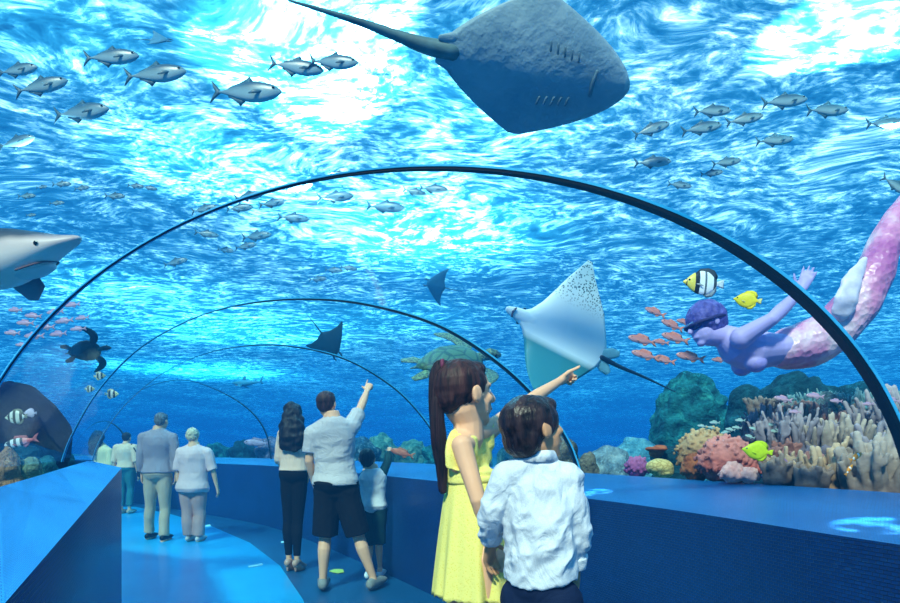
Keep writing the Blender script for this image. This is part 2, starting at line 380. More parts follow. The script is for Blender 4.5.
m = NT('acrylic_edge'); n = m.noise(3, 2, m.coord()); r = m.ramp(n.outputs[0], [(.3, lin('1f93c8')), (.7, lin('4cbce6'))]); m.bsdf(r.outputs[0], .2, .5); M_EDGE = m.m
def rib(idx, pts, depth, thick, edge=True, taper=True):
    """a band across the tunnel whose width runs along it"""
    P = resample(pts, 81); ax = V((0, 1, 0)); c = sum(P, V()) / len(P)
    def band(y0, y1, r0, r1, name, m, f0=.10):
        bm = bmesh.new(); rings = []
        for i, p in enumerate(P):
            t = P[min(i + 1, 80)] - P[max(i - 1, 0)]; n = t.cross(ax).normalized()
            if n.dot(p - c) < 0: n = -n
            f = f0 + (1 - f0) * min(1, max(0, (i / 80 - .30) / .45)); f = f if taper else 1
            rings.append([p + ax * y0 * f + n * r0 * f, p + ax * y1 * f + n * r0 * f, p + ax * y1 * f + n * r1 * f, p + ax * y0 * f + n * r1 * f])
        skin_rings(bm, rings); struct(name, to_mesh(bm, name, False), m)
    band(-depth / 2, depth / 2, -thick, 0, 'trim_%d' % idx, M_RIB)
    if edge: band(-depth / 2, depth / 2 + .02, .002, thick * .9, 'trim_%d' % (idx + 1), M_EDGE, .3)
rib(5, ring1, .05, .017); rib(7, ring2, .05, .016); rib(9, ring3, .05, .016); rib(11, ring4, .05, .018, False); rib(12, ring5, .06, .03, False)

# ------------------------------------------------------------------ sea bed
def seabed(name, inner, outer, m, k=14, seed=0):
    I = resample(inner, 50); O = resample(outer, 50); bm = bmesh.new(); rows = []
    for a, b in zip(I, O):
        row = []
        for j in range(k + 1):
            t = (j / k) ** 2; p = a.lerp(b, t); p.z += min(1, j / 3) * (.14 * noise.noise(V((p.x * .8 + seed, p.y * .8, 0))) + .5 * noise.noise(V((p.x * .13, p.y * .13, seed))) * t ** .3); row.append(bm.verts.new(p))
        rows.append(row)
    for r, s in zip(rows, rows[1:]):
        for j in range(k): bm.faces.new((r[j], r[j + 1], s[j + 1], s[j]))
    struct(name, to_mesh(bm, name), m)
M_SAND = mat('reef_sand', '1e5a78', .9, .4, 5, .9, 14, .1, alt='3b7f8f', bdist=.06)
seabed('seabed_right', up(br, .98), [V(p) for p in ((45, -3, .4), (48, 20, .4), (40, 70, .4), (0, 86, .4), (-40, 86, .4), (-50, 60, .4), (-50, 40, .4))], M_SAND, 16, 1)
seabed('seabed_left', [V((p[0], p[1], 1.02)) for p in bl], [V(p) for p in ((-45, -3, .4), (-55, 5, .4), (-58, 15, .4), (-55, 30, .4), (-50, 38, .4))], M_SAND, 16, 4)
# ------------------------------------------------------------------ people
Z = V((0, 0, 1))
def hand(bm, wrist, d, n, t, L, curls, thumb=(.7, .3), spread=.05):
    """palm, four unequal fingers and a thumb; d along the hand, n out of the palm, t towards the thumb"""
    d = d.normalized(); t = (t - d * t.dot(d)).normalized(); n2 = d.cross(t)
    n = n2 if n2.dot(n) > 0 else -n2
    P = wrist
    tube(bm, [P - d * .04 * L, P + d * .2 * L, P + d * .45 * L, P + d * .52 * L], [(.13 * L, .12 * L), (.18 * L, .11 * L), (.215 * L, .1 * L), (.2 * L, .08 * L)], t, 12)
    for k, (off, ln) in enumerate(((.165, .42), (.055, .47), (-.055, .44), (-.16, .35))):
        b = P + d * (.47 - .02 * abs(k - 1)) * L + t * off * L; c = curls[k]; pts = [b - d * .06 * L, b]; a = 0; dd = d + t * off * spread * 6
        dd.normalize()
        for q, f in enumerate((.45, .32, .25)):
            a += c * (1.0, 1.15, .8)[q]
            pts.append(pts[-1] + (dd * math.cos(a) + n * math.sin(a)) * ln * f * L)
        r = .047 * L; tube(bm, pts, [r, r * 1.05, r, r * .92, r * .8], t, 8)
    b = P + d * .13 * L + t * .14 * L; o, c = thumb
    d1 = (d * math.cos(o) + t * math.sin(o) + n * .25).normalized(); d2 = (d1 * math.cos(c) + d * .5 * math.sin(c) + n * math.sin(c)).normalized()
    tube(bm, [b - d1 * .05 * L, b + d1 * .17 * L, b + d1 * .17 * L + d2 * .17 * L, b + d1 * .17 * L + d2 * .30 * L], [.07 * L, .062 * L, .052 * L, .04 * L], t, 8)
RELAX = (.28, .3, .34, .38); POINT = (.03, 1.25, 1.3, 1.3)
TORSO = [(-.14, .048, .032, 0), (-.04, .088, .060, -.008), (.06, .100, .074, -.012), (.22, .086, .062, -.002), (.36, .080, .058, .004), (.55, .088, .062, .002), (.72, .096, .064, -.006), (.86, .088, .056, -.010), (.94, .062, .042, -.010), (1.0, .042, .038, -.006), (1.1, .034, .036, 0)]
class Person:
    def __init__(s, label, H, base, face, J=None, hh=None, sw=.112, hw=.052, wide=1.0, leg=1.0, arm=1.0, skinm=None, vox=.007, head=None, headc=None, headup=None, group=None, torso=TORSO, cat='person', fem=False):
        s.H = H; s.base = V(base); a = math.radians(face); s.F = V((math.sin(a), math.cos(a), 0)); s.S = V((math.cos(a), -math.sin(a), 0))
        s.hh = hh or H / 7.4; s.vox = vox; s.wide = wide; s.leg = leg; s.arm = arm; s.skin = skinm or skin('skin', 'e8a87e'); s.torso = torso
        shz = H - s.hh * 1.38; P = lambda x, y, z: s.base + s.S * x + s.F * y + Z * z
        s.P = P; J = J or {}; D = {}
        ps = .505 * H if s.hh < H / 6.6 else .49 * H
        if s.hh >= H / 6.6: ps = .47 * H
        for q, n in ((1, 'r'), (-1, 'l')):
            D['sh' + n] = P(q * sw * H, -.01, shz); D['el' + n] = P(q * (sw + .03) * H, -.035, shz - .185 * H); D['wr' + n] = P(q * (sw + .028) * H, .04, shz - .335 * H)
            D['hip' + n] = P(q * hw * H, 0, ps); D['kn' + n] = P(q * hw * 1.05 * H, .02, ps * .545); D['an' + n] = P(q * hw * 1.0 * H, -.02, .048 * H)
            D['toe' + n] = None; D['hd' + n] = None
        D['pel'] = P(0, 0, ps + .03 * H); D['neck'] = P(0, -.015, H - s.hh * 1.18); D.update(J); s.J = D
        for q, n in ((1, 'r'), (-1, 'l')):
            D['sh' + n] = D['sh' + n] - Z * .010 * H
            if 'pel' in J and 'hip' + n not in J:
                D['hip' + n] = D['pel'] - Z * .03 * H + s.S * q * hw * H
                if 'kn' + n not in J: D['kn' + n] = (D['hip' + n] + D['an' + n]) * .5 + s.F * .02 * H + Z * .02 * H
        s.headc = headc or (D['neck'] + Z * s.hh * .66 + s.F * .02 * H); hd = V(head) if head is not None else s.F; s.hf = hd.normalized()
        uu = V(headup) if headup is not None else Z; s.hu = (uu - s.hf * uu.dot(s.hf)).normalized(); s.hr = s.hf.cross(s.hu)
        s.root = thing('person', label, cat, s.base, group=group)
        s.cur = RELAX, RELAX; s.fem = fem
    def part(s, name, me, m, parent=None, label=None):
        me.transform(Matrix.Translation(-s.base))
        o = link(name, me, m, parent or s.root, label=label); return o
    def spine(s, u):
        a, b = s.J['pel'], s.J['neck']; return a + (b - a) * u
    def torso_rings(s, u0, u1, infl, n=24, k=12, flare=0.0, drape=1.0):
        ax = (s.J['neck'] - s.J['pel']).normalized(); sr = (s.S * 1.0 + (s.J['shr'] - s.J['shl']).normalized() * 0); rings = []
        for i in range(k + 1):
            u = u0 + (u1 - u0) * i / k; a, b, y = interp(s.torso, u); a *= s.H * s.wide; b *= s.H * s.wide
            top = max(0, (u - .88) / .2); f = infl * (1 - .6 * min(1, top)) + flare * max(0, (.6 - u)) ; c = s.spine(u) + s.F * y * s.H
            w = (s.J['shr'] - s.J['shl']).normalized() if u > .6 else s.S
            rings.append([c + w * ((a + f) * math.cos(2 * math.pi * j / n)) + s.F * ((b + f) * math.sin(2 * math.pi * j / n)) for j in range(n)])
        return rings
    def arm_tube(s, bm, n, t1, infl=0.0, t0=0.0):
        J = s.J; H = s.H * s.arm; pts = [J['sh' + n], J['sh' + n].lerp(J['el' + n], .35), J['el' + n], J['el' + n].lerp(J['wr' + n], .3), J['wr' + n]]
        rad = [.030 * H, .0265 * H, .0215 * H, .0225 * H, .0145 * H]; L = [0, .18, .5, .65, 1]
        ip, ir = [pts[0]], [rad[0] + infl]
        for k in range(1, 13):
            t = k / 12 * t1
            for q in range(4):
                if t <= L[q + 1] + 1e-6:
                    f = (t - L[q]) / (L[q + 1] - L[q]); ip.append(pts[q].lerp(pts[q + 1], f)); ir.append(rad[q] + (rad[q + 1] - rad[q]) * f + infl); break
        tube(bm, ip, ir, s.F, 12, rounded=(infl == 0)); ball(bm, J['sh' + n], .0305 * H + infl); tube(bm, [J['neck'] - Z * .016 * s.H, J['neck'].lerp(J['sh' + n], .55) - Z * .010 * s.H, J['sh' + n]], [(.030 * H + infl, .036 * H + infl), (.028 * H + infl, .036 * H + infl), .029 * H + infl], s.F.cross(J['sh' + n] - J['neck']), 12)
    def leg_tube(s, bm, n, t1, infl=0.0, flare=0.0):
        J = s.J; H = s.H * s.leg; h, k, a = J['hip' + n], J['kn' + n], J['an' + n]; back = -s.F * .012 * H
        pts = [h + Z * .02 * H, h.lerp(k, .25), h.lerp(k, .7), k, k.lerp(a, .28) + back, k.lerp(a, .65) + back * .5, a]
        rad = [.056 * H, .053 * H, .038 * H, .030 * H, .0325 * H, .024 * H, .0185 * H]; L = [0, .13, .36, .5, .64, .82, 1]
        ip, ir = [], []
        for q in range(17):
            t = q / 16 * t1
            for i in range(6):
                if t <= L[i + 1] + 1e-6:
                    f = (t - L[i]) / (L[i + 1] - L[i]); ip.append(pts[i].lerp(pts[i + 1], f)); ir.append(max(rad[i] + (rad[i + 1] - rad[i]) * f, flare * .03 * H) + infl); break
        tube(bm, ip, ir, s.F, 12, rounded=(infl == 0))
    def toe(s, n):
        return (s.J['toe' + n] if s.J['toe' + n] is not None else s.F).normalized()
    def hand_dirs(s, n):
        d = s.J['hd' + n] if s.J['hd' + n] is not None else (s.J['wr' + n] - s.J['el' + n]).normalized()
        q = 1 if n == 'r' else -1
        if abs(d.z) > .75: return d, -s.S * q, s.F
        return d, -Z, -s.S * q
    def body(s, hands=(True, True), curls=None, legs=True, soles=True):
        H, hh = s.H, s.hh; J = s.J; bm = bmesh.new(); skin_rings(bm, s.torso_rings(-.14, 1.1, 0))
        f, u, r, c = s.hf, s.hu, s.hr, s.headc; ax = (r, f, u)
        tube(bm, [J['neck'] - Z * .03 * H, J['neck'] + Z * .01 * H, c - u * .25 * hh - f * .08 * hh, c - f * .06 * hh], [.06 * H * s.wide, .034 * H, .26 * hh, .26 * hh], s.F, 14)
        ball(bm, c + u * .08 * hh - f * .04 * hh, (.335 * hh, .41 * hh, .40 * hh), ax); ball(bm, c - u * .16 * hh + f * .10 * hh, (.275 * hh, .275 * hh, .32 * hh), ax)
        ball(bm, c - u * .395 * hh + f * .25 * hh, (.12 * hh, .10 * hh, .085 * hh), ax); ball(bm, c + u * .10 * hh + f * .29 * hh, (.23 * hh, .08 * hh, .06 * hh), ax)
        for q in (1, -1):
            ball(bm, c - u * .10 * hh + r * q * .16 * hh + f * .24 * hh, (.10 * hh, .10 * hh, .09 * hh), ax)
            e = c - u * .02 * hh + r * q * .345 * hh - f * .03 * hh; ball(bm, e, (.05 * hh, .085 * hh, .135 * hh), ax, 12); ball(bm, e + r * q * .03 * hh - f * .05 * hh, (.03 * hh, .05 * hh, .12 * hh), ax, 12)
        tube(bm, [c + u * .08 * hh + f * .345 * hh, c - u * .07 * hh + f * .43 * hh, c - u * .11 * hh + f * .445 * hh], [.035 * hh, .05 * hh, .062 * hh], r, 10)
        ball(bm, c - u * .225 * hh + f * .345 * hh, (.12 * hh, .05 * hh, .033 * hh), ax, 12); ball(bm, c - u * .275 * hh + f * .335 * hh, (.10 * hh, .05 * hh, .035 * hh), ax, 12)
        for k, n in enumerate(('r', 'l')):
            s.arm_tube(bm, n, 1.0)
            d, nn, t = s.hand_dirs(n)
            if 'hn' + n in J: nn = J['hn' + n]
            if 'ht' + n in J: t = J['ht' + n]
            hand(bm, J['wr' + n] + d * .01, d, nn, t, .105 * H if hh < H / 6.6 else .1 * H, (curls or (RELAX, RELAX))[k])
            if legs:
                s.leg_tube(bm, n, 1.0); a, td = J['an' + n], s.toe(n); g = V((a.x, a.y, a.z * .42))
                lift = J.get('heel', 0) * Z
                ball(bm, a - Z * .012 * H, .022 * H); tube(bm, [a - td * .025 * H - Z * .025 * H, g + td * .03 * H - lift * .3, g + td * .075 * H - lift * .9, g + td * .115 * H - lift], [.02 * H, .022 * H, .02 * H, .012 * H], Z, 12)
        o = s.part('body', remesh(bm, 'body', s.vox, 3), s.skin)
        bb = bmesh.new()
        for q in (1, -1):
            b2 = bmesh.new(); ball(b2, c + u * .01 * hh + r * q * .15 * hh + f * .288 * hh, .045 * hh, ax, 12); me = to_mesh(b2, 'eye')
            pc = c + u * .01 * hh + r * q * .15 * hh + f * .288 * hh
            eo = s.part('eye', me, [mat('eye_white', 'e6e2da', .2, .02), mat('eye_iris', '1d120c', .15, .02)])
            for p in me.polygons:
                if (p.center + s.base - pc).normalized().dot(f) > .8: p.material_index = 1
        b2 = bmesh.new(); ball(b2, c - u * .25 * hh + f * .362 * hh, (.095 * hh, .04 * hh, .03 * hh), ax, 12); s.part('mouth', to_mesh(b2, 'mouth'), mat('lips', 'b5605a', .4, .05))
        bb.free(); return o
    def top(s, name, m, u0, t1, infl=.012, u1=1.0, label=None, disp=None, flare=0.0, hemwave=None, tl=None):
        bm = bmesh.new(); R = s.torso_rings(u0, u1, infl, flare=flare)
        skin_rings(bm, R)
        for n in 'rl':
            tt = t1 if not isinstance(t1, dict) else t1[n]
            if tt: s.arm_tube(bm, n, tt, infl + .003)
        return s.part(name, remesh(bm, name, max(s.vox, .006), 3, disp), m, label=label)
    def pants(s, name, m, t1, infl=.010, u1=.2, flare=0.0, disp=None, label=None):
        bm = bmesh.new(); skin_rings(bm, s.torso_rings(-.14, u1, infl, k=6))
        for n in 'rl': s.leg_tube(bm, n, t1, infl, flare); ball(bm, s.J['hip' + n] + Z * .015 * s.H, .058 * s.H * s.leg + infl)
        tube(bm, [s.J['hipl'] + Z * .02 * s.H, s.J['hipr'] + Z * .02 * s.H], [.056 * s.H * s.leg + infl] * 2, s.F, 14)
        return s.part(name, remesh(bm, name, max(s.vox, .006), 10, disp), m, label=label)
    def shoes(s, name, m, heel=0.0, k=1.0, low=True):
        for n in 'rl':
            a, td = s.J['an' + n], s.toe(n); H = s.H; bm = bmesh.new(); lift = s.J.get('heel', 0); g = V((a.x, a.y, s.base.z + lift + .018 * H)); sd = td.cross(Z)
            pts = [g - td * .03 * H, g + td * .005 * H, g + td * .04 * H - Z * lift * .45, g + td * .085 * H - Z * lift * .95, g + td * .12 * H - Z * (lift + .002 * H)]
            tube(bm, pts, [(.024 * H * k, .021 * H * k), (.028 * H * k, .024 * H * k), (.024 * H * k, .026 * H * k), (.019 * H * k, .029 * H * k), (.012 * H * k, .022 * H * k)], Z, 14)
            if heel: tube(bm, [g - td * .025 * H, g - td * .022 * H - Z * (lift + .016 * H)], [.016 * H, .006 * H], td, 8, False)
            me = remesh(bm, name, .005, 2); zb = min(v.co.z for v in me.vertices); me.transform(Matrix.Translation((0, 0, s.base.z + .006 - zb)))
            s.part(name, me, m)
    def hair_cap(s, m, pieces, vox=.005, disp=(.003, (70, 70, 14)), label=None, name='hair'):
        """pieces: (right, forward, up, rr, rf, ru) in head heights"""
        bm = bmesh.new(); hh = s.hh
        for x, y, z, a, b, c in pieces: ball(bm, s.headc + s.hr * x * hh + s.hf * y * hh + s.hu * z * hh, (a * hh, b * hh, c * hh), (s.hr, s.hf, s.hu), 20)
        return bm if m is None else s.part(name, remesh(bm, 'hair', vox, 3, disp), m, label=label)
SHORT = [(0, -.085, .15, .375, .43, .385), (0, -.22, 0, .33, .28, .33), (0, .2, .33, .25, .16, .14)]
black_hair = mat_hair('black_hair', '0b0a0d', '2c262a'); brown_hair = mat_hair('dark_brown_hair', '170d0d', '55302c', (45, 45, 5)); grey_hair = mat_hair('grey_hair', '3c3f46', '84888e', (50, 50, 20)); white_hair = mat_hair('silver_hair', 'b8a488', 'ecd8b4', (40, 40, 40))
light_skin = skin('light_skin', 'f2b48c'); pale_skin = skin('pale_skin', 'eeae88'); tan_skin = skin('tan_skin', 'd89a70')
def ground(u, d): return V(((u - CU) / FPX * d, d, 0))

# girl in the yellow dress -------------------------------------------------
D = 2.02
P = Person('girl in a pale yellow lace dress with long ponytail, pointing at the eagle ray', 1.50, ground(476, D + .02), 58,
    dict(shr=A(462, 441, D - .05), elr=A(478, 500, D - .10), wrr=A(492, 541, D - .04), shl=A(489, 426, D + .13), ell=A(527, 402, D + .36), wrl=A(560, 381, D + .55), hdl=A(582, 368, D + .66) - A(560, 381, D + .55), hnl=V((0, -.2, -1)), htl=V((-.2, -.9, .4)), pel=A(474, 548, D + .02), neck=A(468, 427, D + .03)),
    hh=.235, sw=.085, hw=.04, wide=.60, arm=.80, leg=.95, skinm=light_skin, vox=.0042, head=(.86, .5, .12), headc=A(466, 394, D + .03))
P.body(curls=(RELAX, POINT))
def girl_dress(P):
    bm = bmesh.new(); R = []
    tab = [(1.0, .050, .044, 0), (.93, .070, .054, 0), (.84, .080, .062, 0), (.7, .080, .064, 0), (.53, .080, .066, 0)]
    for i in range(9):
        u = .985 - .45 * i / 8; a, b, _y = interp(tab[::-1], u); c = P.spine(u); w = (P.J['shr'] - P.J['shl']).normalized() if u > .7 else P.S
        R.append([c + w * math.cos(2 * math.pi * j / 48) * a * 1.36 * .86 + P.F * math.sin(2 * math.pi * j / 48) * b * 1.3 for j in range(48)])
    skin_rings(bm, R)
    for n in 'rl':
        a0, a1 = P.J['neck'].lerp(P.J['sh' + n], .38), P.J['neck'].lerp(P.J['sh' + n], .62); tube(bm, [a0 - Z * .075, a0 + Z * .002, a1 + Z * .004, a1 - Z * .06], [(.052, .03)] * 4, P.F, 12)
    me = remesh(bm, 'bodice', .005, 3, (.003, (22, 22, 14)))
    m = NT('yellow_lace'); v = m.n('ShaderNodeTexVoronoi'); v.inputs['Scale'].default_value = 130; m.l(m.coord(), v.inputs['Vector'])
    r = m.ramp(v.outputs['Distance'], [(.12, lin('f0d454')), (.35, lin('fbe880'))]); m.bsdf(r.outputs[0], .85, .1, v.outputs['Distance'], .3, .003); LACE = m.m
    P.part('bodice', me, LACE)
    bm = bmesh.new(); top = A(474, 478, D); n = 120; rings = []; c0 = P.spine(.58); zb = EYE + (449 - 597) / FPX * D
    for layer, (infl, sgn) in enumerate(((0, 1), (-.004, -1))):
        rr = []
        for i in range(25):
            t = i / 24; c = V((c0.x, c0.y, 0)) + V((.012, 0, 0)) * t; z = c0.z + (zb - c0.z) * t; row = []
            for j in range(n):
                a = 2 * math.pi * j / n; fold = 1 + t * (.065 * math.sin(9 * a + .8) + .045 * math.sin(15 * a + 2.1 + t))
                ra = (.094 + .058 * t ** .8) * fold + infl; rb = (.072 + .062 * t ** .8) * fold + infl
                zz = z + (.010 * abs(math.sin(15 * a)) if i == 24 else 0)
                row.append(c + P.S * math.cos(a) * ra + P.F * math.sin(a) * rb + Z * zz)
            rr.append(row)
        rings += rr if sgn == 1 else rr[::-1]
    skin_rings(bm, rings, cap=True); P.part('skirt', to_mesh(bm, 'skirt'), LACE)
    bm = bmesh.new(); rr = [[c0 + V((.002, 0, -.004)) + P.S * math.cos(2 * math.pi * j / 48) * (.093 + o) + P.F * math.sin(2 * math.pi * j / 48) * (.073 + o) + Z * z for j in range(48)] for z, o in ((-.012, .004), (-.004, .008), (.006, .008), (.014, .004))]
    skin_rings(bm, rr); P.part('waist_seam', to_mesh(bm, 'waist_seam'), LACE)
girl_dress(P)
hair = P.hair_cap(None, [(0, -.09, .13, .372, .42, .39), (0, -.30, .0, .27, .20, .27), (0, .12, .34, .25, .22, .13)])
ho = P.part('hair', remesh(hair, 'hair', .004, 3, (.0018, (90, 90, 30))), brown_hair)
pt = A(441, 366, D + .0); bm = bmesh.new(); cl = catmull([A(450, 368, D + .01), pt, A(436, 384, D), A(437, 420, D - .01), A(441, 460, D - .01), A(443, 491, D - .01)], 6)
k = len(cl); rr = [(.018 + .012 * min(1, i / 8)) * (1 if i < k * .7 else 1 - .55 * (i - k * .7) / (k * .3)) for i in range(k)]; tube(bm, cl, [(r * .78, r * .9) for r in rr], V((1, 0, 0)), 14)
P.part('ponytail', remesh(bm, 'ponytail', .004, 2, (.004, (140, 140, 6))), mat_hair('ponytail_hair', '100a0d', '3a2126', (120, 120, 3)), ho)
bm = bmesh.new(); pv = [pt + V((.004, 0, 0)) + V((0, math.cos(a) * .019, math.sin(a) * .019)) for a in [2 * math.pi * i / 20 for i in range(20)]]
skin_rings(bm, [[p + (p - pt).normalized() * .007 * math.cos(b) + V((.007 * math.sin(b), 0, 0)) for b in [2 * math.pi * q / 8 for q in range(8)]] for p in pv], close=True); P.part('hair_tie', to_mesh(bm, 'hair_tie'), mat('hair_tie', '6c2a44', .6), ho)
P.shoes('shoe', mat('girl_shoe', 'd8cfc2'))

# boy in the white shirt --------------------------------------------------
D = 1.74
P = Person('young boy in a loose white long-sleeved shirt looking up at the fish', 1.36, ground(540, D), 32,
    dict(shr=A(566, 474, D - .02), elr=A(577, 522, D - .03), wrr=A(575, 566, D + .02), shl=A(508, 474, D + .02), ell=A(494, 508, D + .02), wrl=A(491, 540, D + .10), pel=A(541, 594, D), neck=A(537, 458, D)),
    hh=.20, sw=.10, hw=.036, wide=.56, arm=.95, leg=.78, skinm=tan_skin, vox=.0042, head=(.86, .45, .22), headc=A(534, 430, D), headup=(-.15, 0, 1))
P.body()
WS = mat_cloth('white_shirt', 'e0e2e6', .5, (14, 14, 9), .75)
def boy_shirt(P):
    bm = bmesh.new(); zt = P.J['neck'].z; zb = EYE + (449 - 580) / FPX * D; n = 40; R = []; cb = P.J['pel']
    for i in range(13):
        t = i / 12; z = zb + (zt - zb) * t; a, b = interp([(0, .108, .090), (.25, .112, .090), (.6, .108, .080), (.82, .098, .066), (.93, .068, .050), (1, .045, .042)], t)
        c = P.J['pel'].lerp(P.J['neck'], max(0, (z - P.J['pel'].z) / (zt - P.J['pel'].z))); c = V((c.x, c.y, z))
        R.append([c + P.S * math.cos(2 * math.pi * j / n) * a + P.F * math.sin(2 * math.pi * j / n) * b + Z * ((-.012 + .02 * abs(math.cos(2 * math.pi * j / n)) ** 2) if i == 0 else 0) for j in range(n)])
    skin_rings(bm, R)
    for s, q in (('r', .93), ('l', .93)): P.arm_tube(bm, s, q, .0125)
    me = remesh(bm, 'shirt', .005, 3)
    b = bmesh.new(); b.from_mesh(me); b.normal_update(); mv = []
    for v in b.verts:
        c = v.co; low = max(0, min(1, (zt - .05 - c.z) / .2)) * min(1, .12 + max(0, c.z - zb) / .06)
        h = noise.noise(V((c.x * 9, c.y * 9, c.z * 5))) * .014 + (.22 - abs(noise.noise(V((c.x * 15 + c.z * 7, c.y * 10, c.z * 12 - c.x * 8))))) * .030 + (.2 - abs(noise.noise(V((c.x * 30 - c.z * 16, c.y * 20, c.z * 22 + c.x * 12))))) * .010
        mv.append((v, v.normal * h * (.35 + .65 * low)))
    for v, d in mv: v.co += d
    b.to_mesh(me); b.free()
    for p in me.polygons: p.use_smooth = True
    so = P.part('shirt', me, WS)
    bm = bmesh.new(); nk = P.J['neck'] + Z * .002
    skin_rings(bm, [[nk + P.S * math.cos(2 * math.pi * j / 32) * (.046 + o) + P.F * (math.sin(2 * math.pi * j / 32) * (.044 + o)) + Z * z for j in range(32)] for z, o in ((-.014, .012), (.012, .002), (.022, .001), (.020, .006), (-.012, .018))]); P.part('collar', to_mesh(bm, 'collar'), WS, so)
    for s in 'rl':
        bm = bmesh.new(); w, e = P.J['wr' + s], P.J['el' + s]; d = (w - e).normalized(); q = w - d * .016; tube(bm, [q - d * .022, q + d * .018], [.036, .034], P.F, 16, False); P.part('cuff', remesh(bm, 'cuff', .004, 2, (.003, (40, 40, 40))), WS, so)
boy_shirt(P)
P.pants('shorts', mat_cloth('navy_shorts', '14213f'), .55, .016, flare=1.3)
P.hair_cap(mat_hair('boy_hair', '120b0c', '4a3432', (50, 50, 12), .3), [(0, -.07, .14, .405, .45, .395), (0, -.24, -.06, .36, .25, .33), (0, .22, .30, .28, .17, .15)], .004, (.003, (60, 60, 14)))
P.shoes('shoe', mat('boy_shoe', 'cfd3d8'))
SLP = P

# man in the grey tee -----------------------------------------------------
D = 5.3
P = Person('man in a grey T-shirt and black shorts pointing up with raised arm', 1.77, ground(344, D), -4,
    dict(shr=A(350, 427, D), elr=A(361, 407, D + .22), wrr=A(367, 391, D + .42), hdr=A(370, 383, D + .5) - A(367, 391, D + .42), shl=A(313, 432, D), ell=A(309, 461, D - .03), wrl=A(315, 485, D + .10),
         pel=A(336, 487, D), neck=A(332, 418, D), hipl=A(327, 494, D), hipr=A(346, 494, D), knl=A(325, 539, D + .02), knr=A(359, 538, D + .03), anl=A(323, 579, D), anr=A(373, 577, D + .02), toer=V((.35, 1, 0)), toel=V((-.15, 1, 0))),
    hh=.225, wide=1.06, leg=1.02, skinm=pale_skin, vox=.0065, head=(.25, 1, .15), headc=A(327, 404, D + .02))
P.body(curls=(POINT, RELAX))
P.top('t_shirt', mat_cloth('grey_tee', 'c8bcba', .7, (6, 6, 9)), .04, .36, .024, .985, disp=(.010, (7, 7, 14)))
P.pants('shorts', mat_cloth('black_shorts', '121217', .5), .46, .020, .10, flare=1.75, disp=(.01, (9, 9, 6)))
P.hair_cap(brown_hair, SHORT, .006)
P.shoes('sandal', mat('grey_sandal', '8b8a86'), k=1.15)

# woman with long hair ------------------------------------------------------
D = 6.15
P = Person('woman with long wavy black hair, cream blouse and tight black trousers', 1.64, ground(294, D) , 6,
    dict(heel=.06, pel=A(294, 478, D), neck=A(293, 424, D), hipl=A(289, 482, D), hipr=A(299, 482, D), knl=A(288, 521, D), knr=A(298, 523, D), anl=A(289, 559, D), anr=A(297, 560, D - .03), shl=A(283, 436, D), shr=A(304, 436, D), ell=A(279, 458, D), wrl=A(282, 470, D + .2), elr=A(309, 458, D + .04), wrr=A(307, 472, D + .18)),
    hh=.215, wide=.9, leg=.9, arm=.85, skinm=light_skin, vox=.0065, headc=A(293, 413, D))
P.body()
P.top('blouse', mat_cloth('cream_blouse', 'ecc4ac', .5), .14, .62, .018, .985, disp=(.008, (9, 9, 9)))
P.pants('trousers', mat_cloth('black_trousers', '0d0d12', .3), .94, .006, .2)
bm = P.hair_cap(None, [(0, -.08, .13, .39, .44, .40)])
tube(bm, [A(293, 412, D - .03), A(292, 425, D - .09), A(292, 438, D - .12), A(291, 448, D - .12)], [(.09, .10), (.13, .08), (.14, .07), (.11, .04)], V((1, 0, 0)), 18)
P.part('hair', remesh(bm, 'hair', .006, 2, (.022, (16, 16, 16))), mat_hair('wavy_black_hair', '0c0a0d', '2b2023', (30, 30, 12)))
P.shoes('high_heel', mat('beige_heel', 'c69a86', .4), heel=1)

# child in the white and green top ------------------------------------------
D = 5.75
P = Person('small child in white top with dark green sleeves reaching up', 1.22, ground(374, D), 6,
    dict(shr=A(382, 473, D), elr=A(388, 461, D + .12), wrr=A(389, 452, D + .24), shl=A(365, 474, D), ell=A(362, 484, D + .14), wrl=A(364, 474, D + .26), pel=A(373, 508, D), neck=A(373, 468, D), anl=A(368, 571, D), anr=A(380, 567, D + .05), knl=A(370, 545, D), knr=A(379, 544, D)),
    hh=.205, sw=.10, hw=.05, wide=1.0, leg=.95, skinm=pale_skin, vox=.0065, headc=A(367, 459, D), head=(-.1, 1, .25))
P.body()
P.top('top', mat_cloth('white_top', 'e0dad8', .5, (12, 12, 12)), -.12, 0, .020, .99, disp=(.006, (14, 14, 14)))
GS = mat_cloth('dark_green_cloth', '16383b', .4)
for n in 'rl':
    bm = bmesh.new(); P.arm_tube(bm, n, .95, .012); P.part('sleeve', remesh(bm, 'sleeve', .006, 2), GS, label='dark green sleeve')
P.pants('shorts', GS, .5, .014, .02, flare=1.5)
P.hair_cap(black_hair, SHORT, .006)
P.shoes('trainer', mat('white_trainer', 'e8edf2'), k=1.2)

